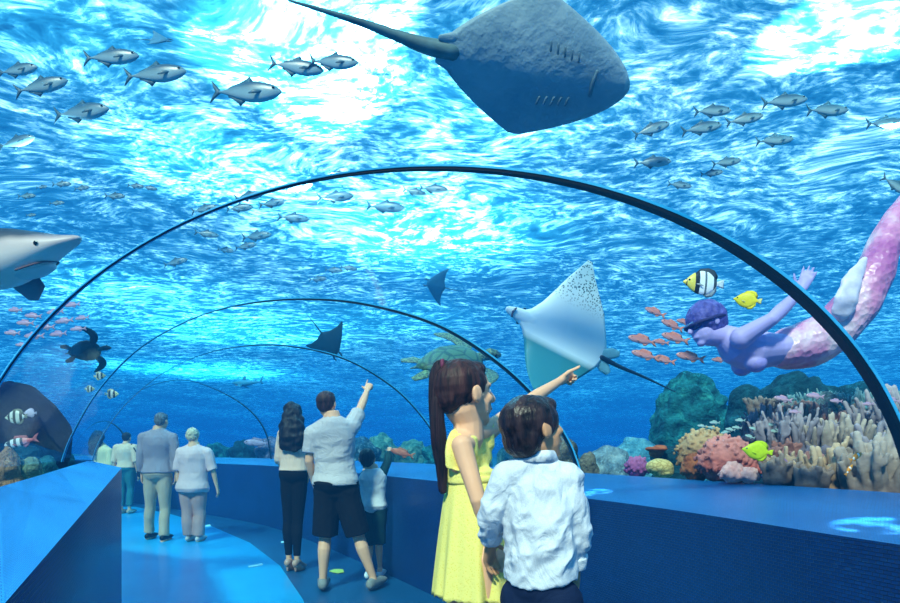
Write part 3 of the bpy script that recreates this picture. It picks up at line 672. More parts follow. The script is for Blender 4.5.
# old man -----------------------------------------------------------------
D = 8.2
P = Person('elderly man in a grey sweater and beige trousers walking hand in hand', 1.70, ground(158, D), 0,
    dict(shl=A(144, 437, D), shr=A(172, 437, D), ell=A(141, 460, D), elr=A(176, 460, D), wrl=A(142, 474, D + .04), wrr=A(176, 474, D + .02), pel=A(158, 476, D), neck=A(159, 430, D), anl=A(149, 534, D + .08), anr=A(164, 538, D - .08), knl=A(150, 508, D + .03), knr=A(165, 510, D)),
    hh=.22, wide=1.12, leg=1.0, skinm=pale_skin, vox=.008, headc=A(162, 421, D), head=(.2, 1, 0))
P.body()
P.top('sweater', mat_cloth('grey_sweater', 'a09098', .6), .08, .9, .026, .99, disp=(.012, (7, 7, 9)))
P.pants('trousers', mat_cloth('beige_trousers', 'd2b294', .5), .96, .012, .14, flare=1.1, disp=(.008, (8, 8, 6)))
bm = bmesh.new(); nk = P.J['neck']; tube(bm, [nk - Z * .02, nk + Z * .03], [.072, .066], P.F, 18, False); P.part('collar', to_mesh(bm, 'collar'), mat('pink_collar', 'e5c6c0'))
P.hair_cap(grey_hair, SHORT, .006); P.shoes('shoe', mat('black_shoe', '0c0c10', .3))

# old woman ---------------------------------------------------------------
D = 8.1
P = Person('elderly woman with short white hair, pale pink shirt and mauve trousers', 1.53, ground(192, D), 3,
    dict(shl=A(181, 452, D), shr=A(207, 452, D), ell=A(178, 470, D), wrl=A(178, 482, D), elr=A(213, 470, D), wrr=A(217, 487, D + .05), pel=A(193, 490, D), neck=A(194, 446, D), anl=A(189, 536, D), anr=A(199, 537, D - .03), knl=A(188, 516, D), knr=A(200, 516, D)),
    hh=.205, wide=1.2, leg=1.12, skinm=light_skin, vox=.008, headc=A(193, 436, D))
P.body()
P.top('shirt', mat_cloth('pale_pink_shirt', 'ecc4be', .6), -.04, .5, .028, .985, disp=(.012, (7, 7, 8)), flare=.03)
P.pants('trousers', mat_cloth('mauve_trousers', 'c8988e', .5), .97, .014, .06, flare=1.25, disp=(.008, (8, 8, 6)))
P.hair_cap(white_hair, [(0, -.06, .14, .42, .46, .41), (0, -.22, -.04, .36, .28, .32)], .007, (.012, (30, 30, 30))); P.shoes('shoe', mat('pale_shoe', 'd2c3bd'))

# far pair ------------------------------------------------------------------
D = 11.6
P = Person('dark-haired person in a cream top and teal jeans with shoulder bag', 1.58, ground(126, D), 4, dict(pel=A(126, 470, D), neck=A(126, 445, D), headc=0), hh=.21, wide=1.05, skinm=pale_skin, vox=.010)
P.body(); P.top('top', mat_cloth('cream_top', 'fac4a4', .4), .1, .5, .022, .985); P.pants('jeans', mat_cloth('teal_jeans', '2f6f74', .4), .9, .012, .2, flare=1.1); P.hair_cap(black_hair, SHORT, .008)
bm = bmesh.new(); b0 = P.P(.33, -.07, .88); tube(bm, [b0 - Z * .13, b0 + Z * .10], [(.10, .045), (.085, .04)], P.F, 14); bag = tag(link('shoulder_bag', rebase(remesh(bm, 'shoulder_bag', .01, 2), b0), mat('dark_bag', '241a22', .5), at=b0), 'dark shoulder bag hanging at the side of the person in teal jeans', 'bag')
bm = bmesh.new(); tube(bm, [V((0, 0, .10)), V((-.05, -.04, .3)), V((-.20, .05, .47))], [.012] * 3, V((1, 0, 0)), 6); bs = link('strap', to_mesh(bm, 'strap'), MATS['dark_bag'], bag)
P.shoes('shoe', mat('tan_shoe', 'c9a48e'))
D = 12.9
P = Person('person with long black hair and pale yellow top beyond the light blue ledge', 1.5, ground(105, D), 25, dict(pel=A(106, 470, D), neck=A(103, 446, D)), hh=.21, wide=1.2, skinm=pale_skin, vox=.010, headc=A(99, 437, D))
P.body(); P.top('top', mat_cloth('pale_yellow_top', 'ffd0a0', .4), .0, .6, .03, .985); P.pants('trousers', mat_cloth('dark_trousers', '1a2030'), .95, .012, .2)
bm = P.hair_cap(None, [(0, -.08, .12, .43, .48, .42)]); tube(bm, [A(98, 436, D - .04), A(95, 444, D - .1), A(93, 452, D - .1)], [.13, .13, .09], V((1, 0, 0)), 14); P.part('hair', remesh(bm, 'hair', .01, 2, (.02, 16)), black_hair)
P.shoes('shoe', MATS['black_shoe'])

# mermaid -------------------------------------------------------------------
def mermaid():
    D = 3.9; c = A(705, 324, D); f = V((-.93, -.25, -.27)).normalized(); u = V((-.18, .1, .97)); u = (u - f * u.dot(f)).normalized(); r = f.cross(u); hh = .29; ax = (r, f, u)
    base = A(770, 350, D); root = thing('person', 'mermaid swimmer with pink fish tail and mask, swimming beyond the tunnel glass', 'person', base)
    put = lambda name, me, m, par=None: link(name, rebase(me, base), m, par or root)
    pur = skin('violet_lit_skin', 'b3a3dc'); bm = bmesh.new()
    ball(bm, c + u * .08 * hh - f * .04 * hh, (.335 * hh, .42 * hh, .40 * hh), ax); ball(bm, c - u * .16 * hh + f * .10 * hh, (.27 * hh, .27 * hh, .32 * hh), ax); ball(bm, c - u * .39 * hh + f * .25 * hh, (.11 * hh, .1 * hh, .09 * hh), ax)
    tube(bm, [c + u * .07 * hh + f * .345 * hh, c - u * .1 * hh + f * .44 * hh], [.035 * hh, .06 * hh], r, 10); ball(bm, c - u * .25 * hh + f * .34 * hh, (.11 * hh, .05 * hh, .05 * hh), ax)
    for q in (1, -1): ball(bm, c - u * .02 * hh + r * q * .345 * hh - f * .03 * hh, (.045 * hh, .08 * hh, .13 * hh), ax)
    sp = [A(722, 336, D), A(736, 346, D), A(752, 351, D), A(774, 350, D), A(795, 347, D), A(815, 344, D)]
    tube(bm, [c - u * .25 * hh, A(722, 336, D)] + sp[1:], [.075, .075, (.115, .17), (.135, .175), (.105, .135), (.115, .15), (.12, .15)], V((0, 0, 1)), 18)
    for q, (s, e, w, dd) in enumerate(((A(741, 338, D - .16), A(772, 319, D - .26), A(800, 292, D - .2), V((.45, .1, .85))), (A(741, 345, D + .17), A(770, 352, D + .36), A(796, 350, D + .42), V((1, .1, .1))))):
        tube(bm, [s, s.lerp(e, .4), e, e.lerp(w, .3), w], [.066, .056, .042, .044, .027], V((0, 1, 0)), 12); ball(bm, s, .068); hand(bm, w, dd, V((-.5, -.8, 0)), V((-.8, .4, .3)), .19, (.12, .1, .14, .2), spread=.14)
    for q in (1, -1): ball(bm, A(748, 364, D) + V((0, q * .09, 0)), (.065, .065, .06))
    put('body', remesh(bm, 'body', .008, 3), pur)
    bm = bmesh.new()
    for q in (1, -1): ball(bm, A(749, 365, D) + V((0, q * .09, 0)), (.066, .068, .062))
    tube(bm, [A(749, 365, D) - V((0, .1, 0)), A(749, 365, D) + V((0, .1, 0))], [.04, .04]); put('bikini_top', remesh(bm, 'bikini_top', .008, 2), mat('violet_top', '9a8ed2'))
    tl = catmull([A(786, 349, D), A(806, 344, D), A(832, 330, D - .05), A(858, 302, D - .1), A(876, 268, D - .1), A(888, 236, D - .05), A(903, 208, D), A(925, 180, D + .1)], 5); k = len(tl)
    tab = [(0, .135, .16), (.15, .155, .17), (.4, .135, .14), (.6, .105, .11), (.8, .075, .08), (1, .045, .05)]
    bm = bmesh.new(); tube(bm, tl, [interp(tab, i / (k - 1)) for i in range(k)], V((0, 0, 1)), 20)
    m = NT('pink_scales'); v = m.n('ShaderNodeTexVoronoi'); v.inputs['Scale'].default_value = 26; m.l(m.coord(), v.inputs['Vector']); nn = m.noise(4, 4, m.coord()); rp = m.ramp(nn.outputs[0], [(.35, lin('b85f9e')), (.5, lin('d98ab4')), (.66, lin('ecc9d6'))]); m.bsdf(rp.outputs[0], .35, .5, v.outputs['Distance'], .6, .015)
    to = put('fish_tail', remesh(bm, 'fish_tail', .009, 2, (.012, (6, 6, 6))), m.m)
    bm = bmesh.new(); e = tl[-1]
    for q in (-1, 1):
        n = 9; top = []
        for i in range(n):
            t = i / (n - 1); cc = e + V((.30 * t + .12 * t * t, q * (.05 + .25 * t), .42 * t)); top.append([cc + V((.10 * (1 - .5 * t), .0, -.07)) * math.cos(a) + V((0, .012, 0)) * math.sin(a) for a in [2 * math.pi * j / 12 for j in range(12)]])
        skin_rings(bm, top)
    ball(bm, e, .06); put('tail_fluke', remesh(bm, 'tail_fluke', .010, 2), m.m, to)
    bm = bmesh.new(); wv = catmull([A(841, 318, D - .22), A(846, 300, D - .26), A(853, 280, D - .24), A(866, 258, D - .18)], 4)
    tube(bm, wv, [(.02, .03), (.03, .07), (.03, .08), (.03, .07), (.03, .08), (.03, .075), (.03, .06), (.03, .07), (.03, .06), (.02, .05), (.02, .04), (.015, .03), (.01, .015)][:len(wv)], V((0, 1, 0)), 12); put('side_fin', remesh(bm, 'side_fin', .008, 2, (.01, 14)), mat('white_veil', 'd9cfe4', .4), to)
    bm = bmesh.new(); ball(bm, c + u * .10 * hh - f * .08 * hh, (.41 * hh, .475 * hh, .44 * hh), ax); ball(bm, c - u * .05 * hh - f * .36 * hh, (.22 * hh, .2 * hh, .2 * hh), ax); put('hair', remesh(bm, 'hair', .007, 2, (.006, 30)), mat_hair('violet_hair', '3b3a86', '6c69b8', (30, 30, 30)))
    bm = bmesh.new(); ball(bm, c + u * .02 * hh + f * .33 * hh, (.27 * hh, .12 * hh, .11 * hh), ax); go = put('diving_mask', remesh(bm, 'diving_mask', .005, 2), mat('mask_glass', '2a2f74', .15, .05))
    bm = bmesh.new(); cc = c + u * .03 * hh - f * .02 * hh; skin_rings(bm, [[cc + r * math.cos(a) * (.41 + .02 * math.cos(b)) * hh + f * math.sin(a) * (.47 + .02 * math.cos(b)) * hh + u * .035 * hh * math.sin(b) for b in [2 * math.pi * q / 8 for q in range(8)]] for a in [2 * math.pi * i / 32 for i in range(32)]], close=True); put('mask_strap', to_mesh(bm, 'mask_strap'), mat('mask_strap', '25265e'), go)
mermaid()
# ------------------------------------------------------------------ fish and other animals
ORD = 'first second third fourth fifth sixth seventh eighth ninth tenth eleventh twelfth thirteenth fourteenth fifteenth sixteenth seventeenth eighteenth nineteenth twentieth'.split()
def fin(name, outline, thick, m, par, plane='xz', off=(0, 0, 0)):
    """a thin fin with the given outline (closed list of 2-D points)"""
    bm = bmesh.new(); c = sum((V((p[0], p[1], 0)) for p in outline), V()) / len(outline)
    def p3(x, y, t):
        q = V((x, t, y)) if plane == 'xz' else V((x, y, t)); return q + V(off)
    n = len(outline); a = [bm.verts.new(p3(x, y, 0)) for x, y in outline]; t1 = [bm.verts.new(p3(c.x + (x - c.x) * .55, c.y + (y - c.y) * .55, thick)) for x, y in outline]; t2 = [bm.verts.new(p3(c.x + (x - c.x) * .55, c.y + (y - c.y) * .55, -thick)) for x, y in outline]
    for i in range(n):
        j = (i + 1) % n; bm.faces.new((a[i], a[j], t1[j], t1[i])); bm.faces.new((a[j], a[i], t2[i], t2[j]))
    bm.faces.new(t1); bm.faces.new(t2[::-1]); return link(name, to_mesh(bm, name), m, par)
def loft_x(sec, n=16):
    """body along x from sections (x, half height, half width, centre z)"""
    bm = bmesh.new(); skin_rings(bm, [[V((x, w * math.cos(2 * math.pi * j / n), z + h * math.sin(2 * math.pi * j / n))) for j in range(n)] for x, h, w, z in sec]); return bm
def smooth_sec(sec, k=4): return [tuple(p) + (z,) for p, z in [((q.x, q.y, q.z), 0) for q in catmull([V(s[:3]) for s in sec], k)]]
def make_fish(kind, m_body, m_fin, label, cat, finm2=None):
    root = thing(kind['name'], label, cat); sec = catmull([V(s[:3]) for s in kind['sec']], 4)
    bm = loft_x([(p.x, max(.002, p.y), max(.002, p.z), 0) for p in sec]); link('body', to_mesh(bm, 'body'), m_body, root)
    for name, o in kind['fins']: fin(name, o, kind.get('ft', .006), (finm2 or {}).get(name, m_fin), root)
    hx, hz, hw = kind['eye']; r = kind.get('er', .022)
    for q in (1, -1):
        bm = bmesh.new(); ball(bm, (hx, q * hw, hz), (r, r * .6, r), seg=10); eo = link('eye', to_mesh(bm, 'eye'), [mat('fish_eye_ring', 'c9cfc4', .2), mat('fish_pupil', '060708', .1)], root)
        for p in eo.data.polygons:
            if abs(p.center.y) > hw + r * .3: p.material_index = 1
        bm = bmesh.new(); px, pz, pl = kind['pec']; tube(bm, [V((px, q * kind['pw'], pz)), V((px - pl * .5, q * (kind['pw'] + pl * .22), pz - pl * .15)), V((px - pl, q * (kind['pw'] + pl * .3), pz - pl * .35))], [(.014, .004), (pl * .17, .004), (.01, .003)], V((0, 0, 1)), 8); link('pectoral_fin', to_mesh(bm, 'pectoral_fin'), m_fin, root)
    return root
TREV = dict(name='trevally', sec=[(.5, .012, .010), (.46, .05, .03), (.38, .095, .055), (.22, .135, .068), (.05, .140, .066), (-.14, .095, .045), (-.28, .045, .022), (-.36, .020, .014), (-.40, .018, .010)],
    fins=[('tail_fin', [(-.38, .016), (-.43, .06), (-.52, .155), (-.535, .16), (-.49, .06), (-.455, .005), (-.49, -.05), (-.535, -.15), (-.52, -.15), (-.43, -.055), (-.38, -.016)]),
          ('dorsal_fin', [(.10, .125), (.02, .215), (-.02, .175), (-.12, .125), (-.26, .07), (-.27, .045), (-.1, .09)]), ('anal_fin', [(.0, -.125), (-.08, -.20), (-.11, -.16), (-.2, -.10), (-.27, -.07), (-.27, -.045), (-.1, -.09)])],
    eye=(.40, .03, .049), pec=(.24, -.02, .16), pw=.062)
SLIM = dict(name='anthias', sec=[(.5, .012, .010), (.44, .07, .04), (.32, .115, .06), (.12, .135, .062), (-.1, .11, .05), (-.27, .055, .025), (-.36, .040, .015)],
    fins=[('tail_fin', [(-.34, .035), (-.44, .12), (-.56, .17), (-.47, .02), (-.47, -.02), (-.56, -.15), (-.44, -.11), (-.34, -.035)]), ('dorsal_fin', [(.25, .11), (.15, .21), (-.05, .19), (-.2, .16), (-.27, .06), (0, .1)]), ('anal_fin', [(-.02, -.11), (-.1, -.19), (-.2, -.15), (-.27, -.05), (-.1, -.09)])],
    eye=(.39, .035, .050), pec=(.22, -.03, .15), pw=.055)
DISC = dict(name='butterflyfish', sec=[(.5, .02, .012), (.45, .05, .028), (.37, .12, .05), (.24, .23, .068), (.06, .30, .075), (-.12, .28, .062), (-.26, .17, .04), (-.34, .07, .02), (-.38, .055, .014)],
    fins=[('tail_fin', [(-.36, .05), (-.44, .10), (-.53, .12), (-.52, 0), (-.53, -.11), (-.44, -.10), (-.36, -.05)]), ('dorsal_fin', [(.20, .24), (.08, .35), (-.12, .38), (-.27, .33), (-.36, .20), (-.34, .06), (-.15, .24)]), ('anal_fin', [(.02, -.28), (-.1, -.36), (-.25, -.33), (-.35, -.19), (-.34, -.06), (-.15, -.24)])],
    eye=(.36, .05, .048), er=.03, pec=(.18, -.05, .15), pw=.07)
def pose(o, u, v, px, ang=0, d=5, yaw=0, face=1):
    """put a fish so that it shows px pixels long, its head raised by ang degrees; face 1 swims to the right of the photo"""
    c = A(u, v, d); o.location = c; y = math.radians(yaw); L = px / FPX * d / max(.5, math.cos(y))
    a = math.radians(ang); f = V((math.cos(a) * math.cos(y) * face, math.sin(y), math.sin(a))).normalized(); s = Z.cross(f).normalized(); n = f.cross(s)
    o.rotation_euler = Matrix((f, s, n)).transposed().to_euler(); o.scale = (L, L, L); return o
def sdist(v, cap=8.5, k=.72): return min(cap, k * FPX * (SURF - EYE) / max(40, HOR - v))
def school(proto, rows, base, group, first=True, **kw):
    rows = sorted(rows); out = []
    for i, r in enumerate(rows):
        o = proto if (i == 0 and first) else copy_tree(proto); u, v, px, ang = r[:4]; d = r[4] if len(r) > 4 else kw.get('d') or sdist(v, kw.get('cap', 8.5))
        pose(o, u, v, px, ang, d, kw.get('yaw', 0) + random.uniform(-8, 8), kw.get('face', 1)); tag(o, base.replace('#', ORD[i]), o['category'], group); out.append(o)
    return out
m_trev = mat_axis('silver_scales', 'Z', [(0, 'a9c4c8'), (.42, '86a6b0'), (.60, '5d7f8d'), (.74, '35566a'), (1, '1d3a4e')], rough=.35, lo=-.15, hi=.15, wob=.12)
m_trevf = mat('silver_fin', '3c6274', .4, .2, 20, .1)
tv = make_fish(TREV, m_trev, m_trevf, '-', 'fish')
school(tv, [(18, 70, 42, 5), (42, 86, 52, 14), (17, 142, 38, 14), (82, 112, 58, 3), (112, 57, 54, 3), (156, 74, 62, 4), (247, 92, 72, -4), (297, 67, 54, -8), (334, 62, 50, -7)], 'large silver fork-tailed fish under the bright sun patches, # from the left', 'large silver fish near the surface')
school(tv, [(27, 196, 18, 2), (42, 187, 12, 3), (62, 184, 18, 4), (82, 188, 16, 4), (57, 203, 15, 2), (31, 215, 11, 0), (115, 196, 21, -2), (136, 186, 16, -5), (150, 188, 14, -8)], 'small silver fish in the loose row above the shark, # from the left', 'small silver fish above the shark', first=False, cap=7)
school(tv, [(205, 209, 27, 10), (249, 196, 30, 7), (240, 208, 26, 8), (273, 203, 28, 8), (299, 187, 28, 10), (339, 174, 20, -8), (336, 197, 36, 5), (294, 218, 31, -3), (257, 236, 30, 5), (246, 246, 22, 10), (207, 234, 23, -6), (226, 250, 18, -10), (176, 262, 24, 14), (386, 207, 38, -4)], 'silver fish in the school along the large black arch, # from the left', 'silver school along the large arch', first=False, cap=8)
school(tv, [(415, 192, 24, -12), (434, 189, 29, -8)], 'silver fish of the pair just beneath the arch top, # from the left', 'pair of silver fish beneath the arch top', first=False)
school(tv, [(334, 270, 18, -5), (349, 268, 17, -8), (318, 279, 18, 2)], 'distant silver fish above the second arch, # from the left', 'three distant silver fish', first=False)
school(tv, [(652, 129, 37, 18), (713, 111, 38, 5), (702, 128, 40, 10), (745, 119, 36, 10), (785, 101, 45, 6), (828, 110, 44, 4), (775, 140, 38, 5), (653, 162, 36, 2), (727, 162, 30, 10), (712, 173, 22, 6), (680, 185, 24, -6), (886, 123, 40, 4)], 'silver fish in the school beside the stingray nose, # from the left', 'silver school by the stingray nose', first=False, cap=6)
# orange and pink fish
m_or = mat_axis('orange_pink_scales', 'Z', [(0, 'd9a7b0'), (.5, 'c98684'), (1, 'b2604f')], lo=-.14, hi=.14, wob=.3)
m_orf = mat('orange_fin', 'cf8274', .5, .2, 10, .1)
an = make_fish(SLIM, m_or, m_orf, '-', 'fish')
school(an, [(655, 312, 22, 20), (672, 325, 24, 22), (642, 340, 29, 12), (675, 338, 28, 16), (645, 355, 27, 16), (664, 360, 22, 14), (690, 357, 28, 12), (684, 322, 16, 14), (661, 342, 16, 10), (719, 360, 15, 6)], 'blurred orange-pink fish before the swimmer face, # from the left', 'orange-pink fish before the swimmer', d=4.6, face=-1)
m_pk = mat_axis('pale_pink_scales', 'Z', [(0, 'e3c9d2'), (.5, 'cf9fb3'), (1, '8f7fae')], lo=-.14, hi=.14, wob=.3)
ap = make_fish(SLIM, m_pk, mat('pale_pink_fin', 'c79ab0', .5), '-', 'fish')
school(ap, [(15, 310, 15, 2), (33, 316, 17, 4), (55, 312, 18, -4), (72, 305, 16, -6), (25, 323, 18, 2), (45, 327, 19, 0), (64, 321, 18, -8), (82, 318, 14, -6), (12, 333, 16, 2), (34, 336, 20, 0), (58, 334, 18, -4), (78, 329, 15, -6), (22, 345, 13, 2)], 'small pale pink fish in the shoal beneath the shark, # from the left', 'pink shoal beneath the shark', d=5.5, face=-1)
school(ap, [(783, 399, 18, 12), (815, 396, 17, 8), (836, 401, 13, 4), (881, 392, 19, 8), (893, 400, 15, 14), (868, 404, 12, 0), (795, 412, 12, 4)], 'small pink fish above the finger corals by the arch foot, # from the left', 'pink fish above the finger corals', first=False, d=3.75, face=-1)
m_tiny = mat_axis('tiny_pale_scales', 'Z', [(0, 'dfe9e4'), (.6, 'a8c4c0'), (1, '5d8a8c')], lo=-.14, hi=.14)
at = make_fish(SLIM, m_tiny, mat('tiny_fin', '9fb9b4', .5), '-', 'fish')
rnd = random.Random(3)
school(at, [(704 + 6.3 * i + rnd.uniform(-4, 4), 423 + 11 * rnd.random() + (4 if i % 2 else -3), 8 + 3 * rnd.random(), rnd.uniform(-14, 20)) for i in range(13)], 'tiny pale fish hovering over the orange sea fan, # from the left', 'tiny pale fish over the sea fan', d=3.9, face=-1)
# striped discs
def bands(name, stops, **k): return mat_axis(name, 'X', stops, 'CONSTANT', **k)
YB = bands('yellow_black_bands', [(0, 'd8e2e6'), (.16, '39464e'), (.24, 'e4ebee'), (.42, '5a666c'), (.47, 'e9eef0'), (.60, '161a1c'), (.71, 'e2cf52'), (.90, '23211a'), (.925, 'e6cb45')], lo=-.5, hi=.5)
YF = mat('yellow_fin', 'd9cf7a', .5, .2, 8, .1); yellow = mat('bright_yellow_scales', 'e9d41f', .4, .1, 8, .1)
b1 = make_fish(DISC, YB, mat('pale_dark_fin', '8f9aa0', .5), 'white butterflyfish with black bands and yellow face above the swimmer head', 'fish', {'dorsal_fin': mat('band_fin', '39424a', .5), 'tail_fin': mat('clear_fin', 'c5d2d8', .4)})
pose(b1, 703, 283, 40, 4, 4.2, 0, -1)
WB = bands('white_brown_bands', [(0, 'd7d8cf'), (.2, '2b3026'), (.32, 'cfd2c4'), (.48, '2f352c'), (.6, 'd5d6ca'), (.74, '2a2f28'), (.84, 'd9d6b9')], lo=-.5, hi=.5)
b2 = make_fish(DISC, WB, mat('brown_fin', '7a7c6c', .5), 'white butterflyfish with dark bands before the dark blue boulder', 'fish'); pose(b2, 16, 417, 22, -4, 4.1, 0, -1)
b3 = make_fish(DISC, mat('pale_lilac_scales', 'c3b9cf', .4, .1), mat('lilac_fin', 'a9a2bd', .5), 'plain pale lilac disc fish trailing the banded butterflyfish', 'fish'); pose(b3, 30, 413, 13, 0, 4.15, 0, -1)
WB2 = bands('white_black_bands', [(0, 'e8dfc0'), (.25, '3a4a4a'), (.42, 'f0ebd4'), (.6, '20302e'), (.75, 'e9dd9a')], lo=-.5, hi=.5)
g = make_fish(DISC, WB2, mat('cream_fin', 'd2cda0', .5), 'yellow-white round fish beneath the dark sea turtle, topmost of three', 'fish'); pose(g, 100, 376, 12, 5, 6)
for u, v, s, t in ((90, 389, 10, 'leftmost of three'), (112, 394, 14, 'lowest of three')):
    q = copy_tree(g); pose(q, u, v, s, 0, 6); tag(q, 'yellow-white round fish beneath the dark sea turtle, ' + t, 'fish')
t1 = make_fish(DISC, yellow, YF, 'bright yellow fish swimming just behind the swimmer head', 'fish', {'dorsal_fin': yellow, 'anal_fin': yellow}); pose(t1, 747, 300, 23, 12, 4.3, 25, -1)
lime = mat('lime_yellow_scales', 'c9dd18', .4, .1, 8, .1)
t2 = make_fish(DISC, lime, lime, 'lime yellow fish above the pink and lilac corals', 'fish'); t2.name = 'tang'; pose(t2, 757, 451, 28, 8, 3.25, 10, -1); t1.name = 'damselfish'
CL = bands('clown_bands', [(0, 'e88a1c'), (.22, 'f3ece0'), (.34, 'ec8f1e'), (.60, 'f5efe4'), (.72, 'ef9722')], lo=-.5, hi=.5)
c1 = make_fish(SLIM, CL, mat('clown_fin', 'e9952b', .5), 'small orange clownfish with white bands among the beige finger corals', 'fish'); c1.name = 'clownfish'; pose(c1, 856, 457, 18, 25, 2.72, 20, 1)
c2 = copy_tree(c1); pose(c2, 849, 470, 14, 50, 2.72, 10, 1); tag(c2, 'lower orange clownfish nosing up between the beige finger corals', 'fish')
RS = bands('red_white_bands', [(0, 'c65a62'), (.3, 'd0838a'), (.42, '39434c'), (.5, 'cfd3d3'), (.6, '37424a'), (.68, 'd6dada'), (.78, '37424a'), (.88, 'cdd2d2')], lo=-.5, hi=.5)
l1 = make_fish(SLIM, RS, mat('red_fin', 'a8616a', .5), 'banded grey fish with red rear half over the dark reef', 'fish'); l1.name = 'wrasse'; pose(l1, 21, 442, 34, -12, 4.0, 0, -1)
og = make_fish(SLIM, mat('coral_orange_scales', 'd96a45', .45, .2, 6, .1), mat('grouper_fin', 'c96a44', .5), 'large orange fish over the reef beside the child raised hand', 'fish'); og.name = 'grouper'; pose(og, 402, 453, 24, 16, 9.6, 0, -1)
pg = make_fish(SLIM, mat('dusky_pink_scales', 'b98fa2', .5, .2, 6, .1), mat('dusky_fin', '9a788c', .5), 'pinkish fish resting over far dark rocks past the elderly couple', 'fish'); pg.name = 'snapper'; pose(pg, 257, 443, 26, 4, 13.5, 0, -1)
# rays ----------------------------------------------------------------------
def ray_fish(name, label, cat, le, te, thick, m_top, m_bot, span, bend=(0, 0), n=29, bp=1.3, tail=None, tailr=.012, extra=None, rim=None):
    """wings lofted across the span: le(y), te(y) leading and trailing edge; local x forward, y span, z up; bend = curl of each wing tip in degrees"""
    root = thing(name, label, cat); bm = bmesh.new(); rings = []; K = 16; H = n // 2
    pos = {0: (0.0, 0.0)}
    for sgn, b in ((1, bend[0]), (-1, bend[1])):
        y = z = 0.0
        for i in range(1, H + 1):
            t = i / H; a = math.radians(b) * t ** bp; y += math.cos(a) / H; z += math.sin(a) / H; pos[sgn * i] = (sgn * y * span, z * span)
    for i in range(-H, H + 1):
        t = abs(i) / H; y, z = pos[i]; x0, x1 = te(t), le(t); th = thick(t); a = math.radians(bend[0] if i > 0 else bend[1]) * t ** bp; s = 1 if i >= 0 else -1; nz = V((0, -math.sin(a) * s, math.cos(a))); row = []
        for j in range(K):
            q = 2 * math.pi * j / K; cx = (1 - math.cos(q)) / 2; x = x1 + (x0 - x1) * cx; h = th * math.sin(q) * (1.25 - .75 * cx) * (.8 if math.sin(q) < 0 else 1)
            row.append(V((x, y, z)) + nz * h)
        rings.append(row)
    skin_rings(bm, rings); me = to_mesh(bm, 'body'); o = link('body', me, [m_top, m_bot], root); nq = len(me.polygons)
    for k, p in enumerate(me.polygons):
        j = k % K
        if k < nq - 2 and j >= K // 2: p.material_index = 1
    return root
def orient(o, c, f, up):
    f = V(f).normalized(); up = V(up); n = (up - f * up.dot(f)).normalized(); s = n.cross(f); o.location = c; o.rotation_euler = Matrix((f, s, n)).transposed().to_euler()
pw = lambda t, a: max(0.0, 1 - t) ** a
# big stingray seen from beneath
m_sb = mat('stingray_belly', '6d8f9c', .6, .35, 2.2, .5, 8, .2, alt='90aab2', bdist=.04); m_st = mat('stingray_back', '16394c', .6, .25, 4, .2)
sr = ray_fish('stingray', 'huge dark grey stingray gliding overhead, seen from beneath', 'ray', lambda t: .76 * (1 - .97 * t ** 1.7), lambda t: -.72 + .64 * t ** 1.5, lambda t: .11 * (1 - t ** 1.6) + .006, m_st, m_sb, .47, (12, 18))
bm = bmesh.new(); tube(bm, catmull([V((-.60, 0, .02)), V((-.82, .0, .03)), V((-1.02, -.02, .05)), V((-1.35, -.06, .05)), V((-1.8, -.10, .02))], 5), [.07 - .0031 * i for i in range(21)], V((0, 0, 1)), 10); link('tail', to_mesh(bm, 'tail'), mat('stingray_tail', '4d6e72', .6, .3, 6), sr)
for q in (1, -1):
    bm = bmesh.new(); tube(bm, [V((-.50, q * .06, 0)), V((-.62, q * .08, .0)), V((-.72, q * .07, .0))], [(.02, .07), (.02, .05), (.01, .02)], V((0, 0, 1)), 10); link('pelvic_fin', to_mesh(bm, 'pelvic_fin'), m_sb, sr)
    for k in range(5):
        bm = bmesh.new(); tube(bm, [V((.30 - .055 * k, q * (.12 + .008 * k), -.105)), V((.29 - .055 * k, q * (.17 + .008 * k), -.098))], [.010, .008], Z, 6); link('gill_slit', to_mesh(bm, 'gill_slit'), mat('gill_dark', '587682'), sr)
bm = bmesh.new(); tube(bm, [V((.46, -.08, -.078)), V((.45, 0, -.088)), V((.46, .08, -.078))], [.012, .016, .012], Z, 8); link('mouth', to_mesh(bm, 'mouth'), MATS['gill_dark'], sr)
orient(sr, A(533, 69, 4.4), V((1, .12, -.13)), V((.0, .72, .69))); sr.scale = (.98, .98, .98)
